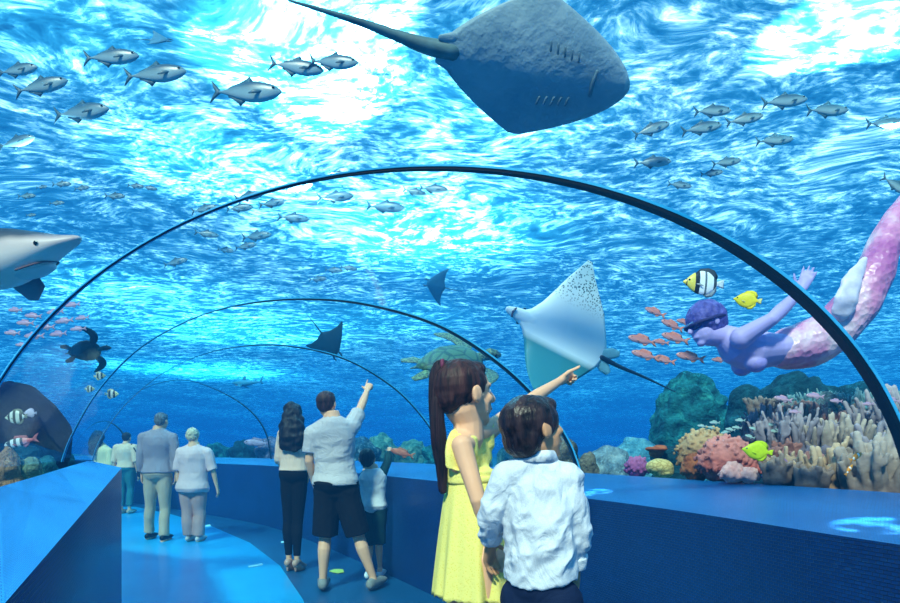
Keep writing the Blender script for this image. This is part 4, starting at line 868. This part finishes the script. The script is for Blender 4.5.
# spotted eagle ray
m_eb = mat('eagle_ray_belly', 'f2fafa', .5, .04, 5, .15, 20, .3)
m = NT('eagle_ray_back'); vo = m.n('ShaderNodeTexVoronoi'); vo.inputs['Scale'].default_value = 17; m.l(m.coord(), vo.inputs['Vector']); r = m.ramp(vo.outputs['Distance'], [(.16, lin('cfe0d8')), (.26, lin('2c6a6c'))]); m.bsdf(r.outputs[0], .5, .3); m_et = m.m
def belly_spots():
    m = NT('spotted_belly_wing_shade'); co = m.coord(); vo = m.n('ShaderNodeTexVoronoi'); vo.inputs['Scale'].default_value = 48; m.l(co, vo.inputs['Vector']); sx = m.n('ShaderNodeSeparateXYZ'); m.l(co, sx.inputs[0])
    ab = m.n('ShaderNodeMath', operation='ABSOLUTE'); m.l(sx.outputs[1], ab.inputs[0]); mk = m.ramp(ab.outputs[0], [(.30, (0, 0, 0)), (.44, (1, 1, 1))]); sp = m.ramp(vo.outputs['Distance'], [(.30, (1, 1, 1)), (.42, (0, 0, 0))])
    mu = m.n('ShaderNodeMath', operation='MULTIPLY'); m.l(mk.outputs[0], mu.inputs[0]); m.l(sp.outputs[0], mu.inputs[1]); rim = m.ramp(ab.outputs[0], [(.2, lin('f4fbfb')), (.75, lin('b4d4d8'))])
    mx = m.n('ShaderNodeMix', data_type='RGBA'); m.l(mu.outputs[0], mx.inputs[0]); m.l(rim.outputs[0], mx.inputs[6]); mx.inputs[7].default_value = lin('2c5560'); mr = m.n('ShaderNodeMapRange'); mr.inputs[1].default_value = -.10; mr.inputs[2].default_value = -.17; m.l(sx.outputs[1], mr.inputs[0]); m2 = m.n('ShaderNodeMix', data_type='RGBA'); m.l(mr.outputs[0], m2.inputs[0]); m.l(mx.outputs[2], m2.inputs[6]); m2.inputs[7].default_value = lin('2f7c84'); m.bsdf(m2.outputs[2], .5, .3); return m.m  # one wing's underside blends to dark teal: shade put into the belly colour
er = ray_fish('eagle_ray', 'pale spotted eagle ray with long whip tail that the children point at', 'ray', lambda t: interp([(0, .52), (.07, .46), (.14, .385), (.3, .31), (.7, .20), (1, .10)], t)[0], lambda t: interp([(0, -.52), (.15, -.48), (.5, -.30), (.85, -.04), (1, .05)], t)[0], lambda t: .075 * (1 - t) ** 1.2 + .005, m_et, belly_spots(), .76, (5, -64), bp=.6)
bm = bmesh.new(); tube(bm, [V((.30, 0, 0)), V((.42, 0, .005)), V((.52, 0, .0)), V((.60, 0, -.01))], [(.06, .09), (.055, .078), (.042, .06), (.02, .032)], Z, 14); link('head', remesh(bm, 'head', .012, 2), m_eb, er)
for q in (1, -1):
    bm = bmesh.new(); ball(bm, (.44, q * .072, .02), .018, seg=10); link('eye', to_mesh(bm, 'eye'), mat('ray_eye', '0a1012', .2), er)
    bm = bmesh.new(); tube(bm, [V((-.46, q * .03, 0)), V((-.56, q * .08, 0)), V((-.63, q * .11, 0))], [(.012, .05), (.012, .06), (.006, .03)], Z, 10); link('pelvic_fin', to_mesh(bm, 'pelvic_fin'), mat('ray_fin', '8cc4cc', .5), er)
bm = bmesh.new(); tl = catmull([V((-.48, 0, 0)), V((-.7, 0, -.005)), V((-1.0, .02, .01)), V((-1.36, .03, .0))], 6); tube(bm, tl, [.028 * (1 - .8 * i / (len(tl) - 1)) for i in range(len(tl))], Z, 8); link('tail', to_mesh(bm, 'tail'), mat('ray_tail', '12263c', .4), er)
bm = bmesh.new(); tube(bm, [V((.53, -.045, -.055)), V((.545, 0, -.05)), V((.53, .045, -.055))], [.010, .012, .010], Z, 6); link('mouth', to_mesh(bm, 'mouth'), mat('ray_mouth', '5c4a55'), er)
orient(er, A(560, 336, 6.0), V((-.86, -.15, .40)), V((.22, .96, .16)))
# smaller rays
m_m1 = mat('manta_back', '0b3c58', .5, .15, 4, .1); m_m2 = mat('manta_belly', '124f70', .5, .15, 4, .1)
def manta(name, label, u, v, d, size, f, up, mt, mb, bend, tail=True):
    r = ray_fish(name, label, 'ray', lambda t: interp([(0, .36), (.2, .30), (.6, .02), (1, -.34)], t)[0], lambda t: interp([(0, -.46), (.3, -.36), (.7, -.34), (1, -.40)], t)[0], lambda t: .085 * (1 - t) ** 1.1 + .006, mt, mb, .72, bend)
    for q in (1, -1):
        bm = bmesh.new(); tube(bm, [V((.30, q * .10, 0)), V((.42, q * .13, -.01)), V((.50, q * .11, -.03))], [.035, .030, .014], Z, 8); link('head_fin', to_mesh(bm, 'head_fin'), mt, r)
    if tail:
        bm = bmesh.new(); tube(bm, [V((-.42, 0, 0)), V((-.8, .02, .0)), V((-1.15, .05, 0))], [.025, .014, .006], Z, 6); link('tail', to_mesh(bm, 'tail'), mt, r)
    orient(r, A(u, v, d), f, up); r.scale = (size,) * 3; return r
manta('manta', 'small blue manta with one raised wing tip below the big arch', 435, 285, 7.5, .32, (-.80, .25, .30), (.35, .88, .25), m_m1, m_m2, (10, 14))
manta('manta', 'dark blue ray silhouette above the pointing man', 330, 345, 8.5, .46, (.5, .25, -.75), (.1, .95, .25), mat('dark_ray', '04202f', .6), mat('dark_ray_belly', '062838', .6), (28, 22))
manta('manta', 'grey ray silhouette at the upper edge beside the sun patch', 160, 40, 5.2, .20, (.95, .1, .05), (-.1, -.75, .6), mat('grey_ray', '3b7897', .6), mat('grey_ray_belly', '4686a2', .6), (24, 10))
# turtles ---------------------------------------------------------------------
def turtle(label, ms, mf, mk):
    r = thing('sea_turtle', label, 'turtle'); bm = bmesh.new(); skin_rings(bm, [[V((x, w * math.cos(2 * math.pi * j / 24), (h if math.sin(2 * math.pi * j / 24) > 0 else .35 * h) * math.sin(2 * math.pi * j / 24))) for j in range(24)] for x, w, h in ((.36, .02, .01), (.34, .13, .05), (.26, .24, .10), (.10, .31, .145), (-.08, .30, .15), (-.24, .22, .115), (-.38, .10, .055), (-.44, .02, .012))])
    link('shell', remesh(bm, 'shell', .015, 2), ms, r)
    bm = bmesh.new(); tube(bm, [V((.28, 0, .0)), V((.40, 0, .02)), V((.48, 0, .035)), V((.56, 0, .02)), V((.60, 0, .005))], [(.06, .07), (.055, .06), (.075, .075), (.055, .055), (.03, .03)], Z, 12); h = link('head', remesh(bm, 'head', .01, 2), mf, r)
    for q in (1, -1):
        bm = bmesh.new(); ball(bm, (.525, q * .062, .045), .016, seg=8); link('eye', to_mesh(bm, 'eye'), mat('turtle_eye', '080a08', .2), h)
    for q, sw in ((1, 1), (-1, .8)):
        bm = bmesh.new(); tube(bm, catmull([V((.22, q * .22, -.01)), V((.30, q * .40, .0)), V((.22, q * .56, .03 * sw)), V((.02, q * .70, .04 * sw))], 4), [(.03, .07), (.028, .09), (.025, .10), (.022, .10), (.022, .10), (.02, .10), (.02, .095), (.018, .09), (.016, .085), (.014, .075), (.012, .06), (.01, .045), (.006, .02)], Z, 10); link('front_flipper', to_mesh(bm, 'front_flipper'), mf, r)
        bm = bmesh.new(); tube(bm, [V((-.32, q * .12, -.01)), V((-.42, q * .20, -.01)), V((-.54, q * .23, -.02))], [(.02, .05), (.018, .075), (.01, .045)], Z, 10); link('rear_flipper', to_mesh(bm, 'rear_flipper'), mf, r)
    bm = bmesh.new(); tube(bm, [V((-.40, 0, 0)), V((-.50, 0, -.01))], [.025, .008], Z, 8); link('tail', to_mesh(bm, 'tail'), mf, r); return r
def plates(name, a, b, sc):
    m = NT(name); v = m.n('ShaderNodeTexVoronoi', feature='DISTANCE_TO_EDGE'); v.inputs['Scale'].default_value = sc; m.l(m.coord(), v.inputs['Vector']); n = m.noise(6, 3, m.coord()); r = m.ramp(v.outputs['Distance'], [(.03, lin(b)), (.09, lin(a))])
    m.bsdf(r.outputs[0], .5, .3, v.outputs['Distance'], .3, .02); return m.m
t = turtle('green sea turtle with patterned shell swimming behind the ponytail girl', plates('green_shell', '4a6a44', '24402c', 6), plates('turtle_skin', '3a5444', '7a9468', 22), 0); orient(t, A(452, 362, 6.4), V((.93, .30, .17)), V((-.1, -.62, .78))); t.scale = (.92,) * 3
t = turtle('dark sea turtle silhouette above the dark blue boulder', mat('dark_shell', '06202e', .6, .2), mat('dark_flipper', '082838', .6, .2), 0); orient(t, A(86, 351, 6.2), V((.9, .35, .2)), V((-.2, .72, .6))); t.scale = (.38,) * 3
# sharks ----------------------------------------------------------------------
def shark(label, ms, mf):
    r = thing('shark', label, 'shark'); S = catmull([V(s) for s in ((1.06, .012, .02), (1.02, .035, .06), (.90, .070, .115), (.72, .135, .155), (.45, .215, .185), (.10, .225, .185), (-.25, .175, .14), (-.6, .10, .075), (-.9, .05, .035), (-1.05, .045, .025))], 4)
    bm = bmesh.new(); skin_rings(bm, [[V((p.x, p.z * math.cos(2 * math.pi * j / 24), p.y * math.sin(2 * math.pi * j / 24) + .085 * (max(0, p.x - .35) / .65) ** 1.5)) for j in range(24)] for p in S]); link('body', to_mesh(bm, 'body'), ms, r)
    fin('dorsal_fin', [(.28, .19), (.12, .50), (.02, .52), (-.02, .42), (-.02, .18)], .02, mf, r); fin('tail_fin', [(-1.0, .03), (-1.18, .30), (-1.36, .52), (-1.30, .30), (-1.17, .06), (-1.26, -.20), (-1.15, -.16), (-1.02, -.03)], .015, mf, r); fin('second_dorsal_fin', [(-.62, .08), (-.70, .18), (-.78, .16), (-.76, .06)], .01, mf, r)
    for q in (1, -1):
        bm = bmesh.new(); tube(bm, [V((.38, q * .13, -.10)), V((.28, q * .34, -.20)), V((.10, q * .58, -.30))], [(.03, .13), (.022, .12), (.01, .04)], Z, 10); link('pectoral_fin', to_mesh(bm, 'pectoral_fin'), mf, r)
        bm = bmesh.new(); ball(bm, (.80, q * .135, .075), (.020, .012, .020), seg=12); e = link('eye', to_mesh(bm, 'eye'), [mat('shark_eye', 'b9b6a8', .2), mat('shark_pupil', '0a0a0a', .1)], r)
        for p in e.data.polygons:
            if abs(p.center.y) > .141: p.material_index = 1
        for k in range(5):
            bm = bmesh.new(); tube(bm, [V((.46 - .045 * k, q * .182, -.06)), V((.45 - .045 * k, q * .186, .06))], [.006, .006], V((1, 0, 0)), 6); link('gill_slit', to_mesh(bm, 'gill_slit'), mat('gill_line', '5f5a60'), r)
    bm = bmesh.new(); pts = [V((.60, -.150, -.10)), V((.70, -.130, -.075)), V((.78, -.085, -.055)), V((.81, 0, -.050)), V((.78, .085, -.055)), V((.70, .130, -.075)), V((.60, .150, -.10))]; tube(bm, catmull(pts, 3), [.008] * 19, Z, 8); link('mouth', to_mesh(bm, 'mouth'), mat('shark_mouth', '6b4f55'), r)
    bm = bmesh.new(); tube(bm, [V((.50, 0, -.11)), V((.66, 0, -.10)), V((.77, 0, -.085))], [(.07, .13), (.06, .115), (.035, .065)], Z, 12); link('lower_jaw', remesh(bm, 'lower_jaw', .014, 2), mat('shark_jaw', 'd9cfcb', .5, .05), r)
    return r
m_sh = mat_axis('shark_skin', 'Z', [(0, 'f0e0d6'), (.55, 'e8d2c8'), (.74, 'c4aca8'), (.84, '3c424c'), (1, '141c28')], rough=.45, lo=-.22, hi=.22, wob=.06)
s = shark('big grey shark with pale belly and pointed snout, head only in view', m_sh, mat('shark_fin', '3a4a5c', .5)); orient(s, A(-44, 263, 4.2), V((1, -.10, .05)), V((0, -.28, 1))); s.scale = (.90,) * 3
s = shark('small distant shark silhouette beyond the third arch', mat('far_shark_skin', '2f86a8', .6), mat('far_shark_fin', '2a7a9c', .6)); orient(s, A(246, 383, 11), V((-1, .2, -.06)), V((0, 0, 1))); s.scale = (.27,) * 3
# fish tail entering at the frame edge
wt = copy_tree(tv); wt.name = 'pale_fish'; pose(wt, 897, 186, 34, -32, 4.5, 0, 1); tag(wt, 'pale fish at the edge of the frame near the mermaid tail', 'fish')
# ------------------------------------------------------------------ reef
def mound(name, label, u, vtop, d, half_px, m, squash=1.0, voxel=.035, disp=(.12, 5), cat='rock', base=.75, seed=1, group=None, lump=9, depth=.8):
    """a craggy rock standing on the sea bed with its top at (u, vtop)"""
    rg = random.Random(seed); top = A(u, vtop, d); w = half_px / FPX * d; h = top.z - base; o = V((top.x, top.y, base)); bm = bmesh.new()
    ball(bm, V((0, 0, h * .42)), (w * .85, w * depth, h * .58)); ball(bm, V((0, 0, 0)), (w, w * depth, h * .55))
    for i in range(lump):
        a = rg.uniform(0, 6.28); q = rg.uniform(.35, .8); z = rg.uniform(.1, .85); k = (1 - z * .6); ball(bm, V((math.cos(a) * w * q * k, math.sin(a) * w * depth * q * k, h * z)), w * rg.uniform(.18, .36))
    me = remesh(bm, name, voxel, 2, disp); ob = link(name, me, m, at=o); tag(ob, label, cat, group); return ob
def craggy(name, a, b, c=None, sc=5, bump=.9):
    m = NT(name); n = m.noise(sc, 6, m.coord(), .6, .65); r = m.ramp(n.outputs[0], [(.32, lin(a)), (.55, lin(b)), (.72, lin(c or b))]); n2 = m.noise(sc * 4, 4, m.coord()); m.bsdf(r.outputs[0], .9, .1, n2.outputs[0], bump, .06); return m.m
m_navy = craggy('navy_rock', '050a26', '080f32', '0c173e', 3, .4); m_teal = craggy('teal_rock', '0c3440', '1b6468', '3f9a8e', 6); m_dark = craggy('dark_rock', '0b2733', '143f4a', '22606a', 5)
m_mix = craggy('mottled_reef', '1b4a4c', '4e8478', '9cab92', 9); m_brown = craggy('brown_reef', '3a3a34', '7d7460', 'b9a98a', 9)
mound('boulder', 'smooth dark navy boulder behind the banded butterflyfish', 10, 381, 4.8, 64, m_navy, disp=(.05, 2.5), lump=3, voxel=.04, seed=2)
mound('reef_rock', 'tall teal algae-covered rock right of the eagle ray tail', 690, 373, 7.4, 46, m_teal, seed=3, disp=(.10, 7), voxel=.025)
mound('reef_rock', 'dark rock under the mermaid between the two teal rocks', 748, 384, 6.3, 30, m_dark, seed=4, voxel=.03)
mound('reef_rock', 'broad blue-green rock under the mermaid hips', 795, 376, 6.0, 62, m_dark, seed=5, disp=(.10, 7), voxel=.025)
mound('reef_rock', 'dark blue rock beneath the mermaid tail by the arch', 862, 384, 6.4, 55, m_dark, seed=6, voxel=.03)
mound('reef_rock', 'low blue-grey rock at the foot of the second arch', 606, 447, 5.6, 34, craggy('blue_grey_rock', '38566a', '8aa0a6', 'b9c3bf', 8), seed=7, voxel=.02, disp=(.06, 9))
mound('reef_rock', 'pale blue flat coral rock behind the orange shelf coral', 636, 437, 6.2, 34, craggy('pale_blue_rock', '2d6f8c', '5fa0b0', '8fc4c8', 8), seed=8, voxel=.025, disp=(.06, 9))
mound('reef_rock', 'dark cave rock behind the yellow oval coral', 672, 447, 4.9, 30, m_dark, seed=9, voxel=.02)
mound('reef_rock', 'grey reef slope behind the finger corals', 822, 398, 4.9, 90, craggy('grey_reef', '38484c', '77807c', 'a7a198', 10), seed=10, voxel=.025, disp=(.1, 7))
for i, (u, v, d, w, mm, lb) in enumerate(((360, 437, 10.6, 22, craggy('spotted_rock', '10212c', '39606a', 'c9d2cf', 14), 'dark and white speckled rock beside the pointing man'), (381, 434, 11.2, 20, m_mix, 'green reef rock behind the child raised hand'), (412, 440, 11.0, 22, m_mix, 'mottled green reef rock under the small distant fish'), (434, 443, 10, 14, m_teal, 'teal reef rock behind the ponytail'),
        (558, 430, 5.8, 26, m_brown, 'mottled beige reef rock behind the boy face'), (590, 452, 5.4, 12, m_brown, 'small beige reef lump at the second arch foot'), (520, 446, 7.0, 30, m_mix, 'green reef lump between the two children'), (270, 437, 14, 17, craggy('pink_rock', '2a3a52', '7d6f86', 'b08fa2', 9), 'pinkish far rock past the long-haired woman'), (243, 440, 14.5, 16, m_dark, 'dark far rock behind the elderly woman'),
        (215, 443, 15, 18, m_teal, 'teal far rock behind the elderly couple'), (478, 452, 8.0, 14, m_mix, 'small green reef lump behind the girl chin'))):
    mound('reef_rock', lb, u, v, d, w, mm, seed=20 + i, voxel=.03, disp=(.10, 6), base=.8)
m_lr = craggy('left_reef', '0f3a44', '25686a', '4f8f80', 9)
for i, (u, v, d, w, mm, lb) in enumerate(((6, 447, 3.6, 16, craggy('tan_reef', '5c4a3a', 'b08a66', 'd6b48c', 12), 'tan knobbly coral head at the near end of the light blue ledge'), (28, 457, 3.7, 18, craggy('green_tan_reef', '2f5a4c', '7a9478', 'b3b08c', 12), 'pale green coral head beside the tan coral head'), (44, 456, 4.5, 18, m_lr, 'teal reef lump along the light blue ledge, nearest the green coral head'), (64, 451, 5.2, 15, m_lr, 'teal reef lump next to the foot of the second arch'), (22, 446, 4.5, 30, m_dark, 'dark reef rise under the banded red fish'))):
    mound('reef_rock', lb, u, v, d, w, mm, seed=50 + i, voxel=.02 if d < 5 else .03, disp=(.05, 12), base=.9)
# corals
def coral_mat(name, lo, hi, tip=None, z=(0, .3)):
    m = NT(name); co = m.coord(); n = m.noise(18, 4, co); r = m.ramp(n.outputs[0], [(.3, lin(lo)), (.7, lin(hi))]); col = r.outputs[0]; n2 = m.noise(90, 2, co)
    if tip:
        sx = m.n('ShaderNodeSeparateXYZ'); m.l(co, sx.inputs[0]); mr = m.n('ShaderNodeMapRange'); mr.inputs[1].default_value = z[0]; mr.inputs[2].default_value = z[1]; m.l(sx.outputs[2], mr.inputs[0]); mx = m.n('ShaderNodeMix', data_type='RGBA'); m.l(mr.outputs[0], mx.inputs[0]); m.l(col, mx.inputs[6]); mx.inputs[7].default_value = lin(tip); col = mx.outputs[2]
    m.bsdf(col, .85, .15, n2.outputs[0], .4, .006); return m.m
def finger(label, u, vbase, d, w_px, h_px, n, m, rad=.026, seed=0, lean=.35, voxel=.0085, group=None):
    """a colony of blunt upright fingers on one base"""
    rad *= .62; n = int(n * 2.2)
    rg = random.Random(seed); b = A(u, vbase, d); w = w_px / FPX * d; h = h_px / FPX * d; bm = bmesh.new(); ball(bm, V((0, 0, -.02)), (w * .55, w * .5, max(.05, h * .30)))
    for i in range(n):
        a = i * 2.39996; q = math.sqrt((i + .5) / n); x, y = math.cos(a) * w * .48 * q, math.sin(a) * w * .42 * q; hh = h * rg.uniform(.5, 1.05) * (1 - .35 * q); dr = V((x / w * lean * 2 + rg.uniform(-.15, .15), y / w * lean * 2 + rg.uniform(-.15, .15), 1)).normalized()
        p = V((x, y, 0)); r = rad * rg.uniform(.8, 1.2); bend = V((rg.uniform(-.15, .15), rg.uniform(-.15, .15), 0)) * hh
        tube(bm, [p - Z * .04, p + dr * hh * .4, p + dr * hh * .75 + bend * .5, p + dr * hh + bend], [r * 1.25, r * 1.1, r, r * .85], V((1, 0, 0)), 8)
        if rg.random() < .7:
            k = rg.uniform(.35, .6); e = V((rg.uniform(-1, 1), rg.uniform(-1, .4), .9)).normalized(); s0 = p + dr * hh * k; tube(bm, [s0, s0 + e * hh * .22, s0 + e * hh * .28 + Z * hh * .16], [r * .95, r * .85, r * .75], V((1, 0, 0)), 8)
    o = link('finger_coral', remesh(bm, 'finger_coral', voxel, 2, (.004, 30)), m, at=b); return tag(o, label, 'coral', group)
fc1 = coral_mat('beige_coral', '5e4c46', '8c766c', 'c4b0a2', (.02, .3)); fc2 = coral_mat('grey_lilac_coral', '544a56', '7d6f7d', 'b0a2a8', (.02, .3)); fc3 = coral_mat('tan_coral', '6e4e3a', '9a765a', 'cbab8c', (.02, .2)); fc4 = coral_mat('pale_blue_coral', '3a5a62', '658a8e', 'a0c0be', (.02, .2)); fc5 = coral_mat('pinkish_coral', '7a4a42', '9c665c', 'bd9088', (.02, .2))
for i, (u, vb, d, w, h, n, mm, rad, lb) in enumerate((
    (878, 488, 2.95, 56, 66, 20, fc1, .030, 'tallest beige finger coral, thick fingers, by the big arch foot'),
    (905, 482, 3.1, 56, 84, 18, fc2, .028, 'lilac-grey finger coral cut by the frame edge'),
    (830, 485, 3.15, 52, 50, 18, fc3, .026, 'tan finger coral with stubby fingers beneath the clownfish'),
    (792, 480, 3.35, 44, 34, 20, fc3, .020, 'low tan finger coral next to the lilac bush coral'),
    (846, 458, 3.7, 70, 50, 24, fc1, .026, 'wide beige finger coral behind the clownfish'),
    (793, 452, 3.9, 64, 52, 26, fc2, .022, 'grey finger coral above the low tan coral'),
    (893, 436, 3.9, 70, 56, 26, fc2, .024, 'lilac finger coral behind the tall beige coral'),
    (765, 436, 4.2, 40, 34, 20, fc2, .018, 'small grey finger coral behind the lime yellow fish'),
    (832, 428, 4.3, 60, 24, 26, fc5, .022, 'pink-brown finger coral on the reef slope'),
    (800, 418, 4.6, 50, 22, 24, fc5, .018, 'small pink-brown finger coral under the pink fish'),
    (858, 408, 4.7, 66, 22, 28, fc4, .018, 'pale blue finger coral on the reef crest'),
    (815, 404, 5.0, 50, 16, 26, fc4, .016, 'bluish low finger coral on the far reef crest'),
    (900, 405, 4.5, 44, 22, 20, fc4, .018, 'pale blue finger coral at the frame edge behind the arch'))):
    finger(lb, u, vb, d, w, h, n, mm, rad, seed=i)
frg = random.Random(11); spots = []
for i in range(22):
    v = 404 + 74 * (i / 21) ** .8; u = 762 + 138 * ((i * .618) % 1); spots.append((u, v, 4.75 - 1.75 * ((v - 404) / 74)))
spots.sort()
for i, (u, v, d) in enumerate(spots[:20]):
    finger('small stubby coral tuft scattered between the big finger corals, # from the left'.replace('#', ORD[i]), u, v + 5, d, 24 + frg.uniform(-5, 8), 15 + frg.uniform(-3, 8), 9, frg.choice((fc1, fc2, fc3, fc5, fc5, fc4, fc1)), .022, seed=100 + i, lean=.6, voxel=.009, group='small coral tufts on the reef slope').name = 'coral_tuft'
def bushy(name, label, u, vbase, d, w_px, h_px, n, m, br, seed=0, voxel=.0075, cat='coral', disp=(.005, 60)):
    """a rounded colony of many knobs"""
    rg = random.Random(seed); b = A(u, vbase, d); w = w_px / FPX * d / 2; h = h_px / FPX * d; bm = bmesh.new(); ball(bm, V((0, 0, h * .35)), (w * .85, w * .7, h * .55))
    for i in range(n):
        z = (i + .5) / n; a = i * 2.39996; r = math.sqrt(1 - z * z); k = rg.uniform(.85, 1.05); ball(bm, V((math.cos(a) * r * w * k, math.sin(a) * r * w * .8 * k, h * .12 + z * h * .84 * k)), br * rg.uniform(.75, 1.25), seg=10)
    o = link(name, remesh(bm, name, voxel, 1, disp), m, at=b); return tag(o, label, cat)
bushy('soft_coral', 'red-orange soft coral under the lime yellow fish', 727, 478, 3.6, 62, 44, 240, coral_mat('red_soft_coral', '8a3a32', 'c2645a', 'dc948a', (.05, .3)), .013, 1)
bushy('sea_fan', 'feathery orange-tan sea fan behind the red soft coral', 705, 470, 4.2, 62, 44, 240, coral_mat('orange_fan', '6a4428', 'a0744c', 'c4a078', (.05, .3)), .014, 2)
bushy('soft_coral', 'orange soft coral at the ledge next to the yellow oval coral', 696, 478, 3.75, 30, 26, 120, coral_mat('orange_soft_coral', '7c3c24', 'a8623c'), .010, 3)
bushy('cauliflower_coral', 'pale pink cauliflower coral at the ledge before the red soft coral', 733, 480, 3.35, 26, 17, 40, coral_mat('pale_pink_coral', 'd48e86', 'f6bcb0'), .014, 4)
bushy('cauliflower_coral', 'second pale pink cauliflower coral, touching the lilac bush coral', 749, 481, 3.3, 18, 14, 34, coral_mat('pale_pink_coral_b', 'd8928a', 'f8c4b8'), .013, 5)
bushy('bush_coral', 'lilac bush coral between pink corals and finger corals', 780, 484, 3.3, 32, 26, 60, coral_mat('lilac_bush_coral', '70547c', '9a7ca4'), .014, 6)
bushy('anemone', 'purple and magenta anemone left of the yellow oval coral', 637, 475, 4.55, 25, 20, 70, coral_mat('magenta_anemone', '5c2c70', '9c447c', 'a8648c', (.0, .16)), .014, 7)
m = NT('brain_coral'); v = m.n('ShaderNodeTexVoronoi', feature='DISTANCE_TO_EDGE'); v.inputs['Scale'].default_value = 30; m.l(m.coord(), v.inputs['Vector']); r = m.ramp(v.outputs['Distance'], [(.02, lin('a88c50')), (.12, lin('d0b878'))]); m.bsdf(r.outputs[0], .8, .15, v.outputs['Distance'], .6, .015)
b = A(660, 467, 4.3); bm = bmesh.new(); ball(bm, V((0, 0, 0)), (.098, .09, .062), seg=32); ball(bm, V((.02, 0, -.03)), (.08, .08, .05)); tag(link('brain_coral', remesh(bm, 'brain_coral', .008, 3, (.006, 14)), m.m, at=b), 'smooth yellow oval brain coral at the ledge', 'coral')
b = A(657, 449, 4.7); bm = bmesh.new(); ball(bm, V((0, 0, 0)), (.088, .09, .020)); ball(bm, V((0, .02, -.03)), (.055, .06, .04)); ball(bm, V((.03, 0, .02)), (.05, .06, .015)); tag(link('shelf_coral', remesh(bm, 'shelf_coral', .007, 2, (.010, 18)), coral_mat('orange_shelf', '8a3c24', 'b8643c'), at=b), 'orange shelf coral above the yellow oval coral', 'coral')
# small things lying on the floor
def flat(name, label, u, v, pts, hexc, cat, z=.006):
    d = FPX * EYE / (v - HOR); c = A(u, v, d); c.z = z; bm = bmesh.new(); q = [bm.verts.new(A(a, b, FPX * EYE / (b - HOR)) - V((c.x, c.y, A(a, b, FPX * EYE / (b - HOR)).z)) ) for a, b in pts]; f = bm.faces.new(q); e = bmesh.ops.extrude_face_region(bm, geom=[f]); [setattr(x, 'co', x.co + V((0, 0, .004))) for x in e['geom'] if isinstance(x, bmesh.types.BMVert)]
    tag(link(name, to_mesh(bm, name, False), mat(name + '_paper', hexc, .6, .05), at=c), label, cat)
flat('paper_scrap', 'white paper strip lying on the bright blue floor', 255, 566, [(248, 567), (262, 564), (263, 565.6), (249, 568)], 'b6eef0', 'paper')
flat('leaf', 'yellow-green leaf lying between the man feet', 336, 572, [(329, 572), (334, 570), (343, 570), (344, 573), (338, 574), (333, 573)], 'b6cf62', 'leaf')
flat('paper_scrap', 'small white scrap on the floor beside the elderly woman feet', 207, 526, [(204, 526), (210, 525), (211, 526.5), (205, 527.4)], 'a9dfe6', 'paper')
flat('paper_scrap', 'small pale scrap on the floor beside the woman high heels', 284, 542, [(281, 542), (287, 541.4), (287, 543), (281, 543.6)], '8fd0c8', 'paper')
SC.cycles.use_denoising = True
SC.view_settings.view_transform = 'Standard'
SC.cycles.transparent_max_bounces = 24
SC.cycles.max_bounces = 6; SC.cycles.volume_bounces = 0
SC.cycles.sample_clamp_indirect = 4
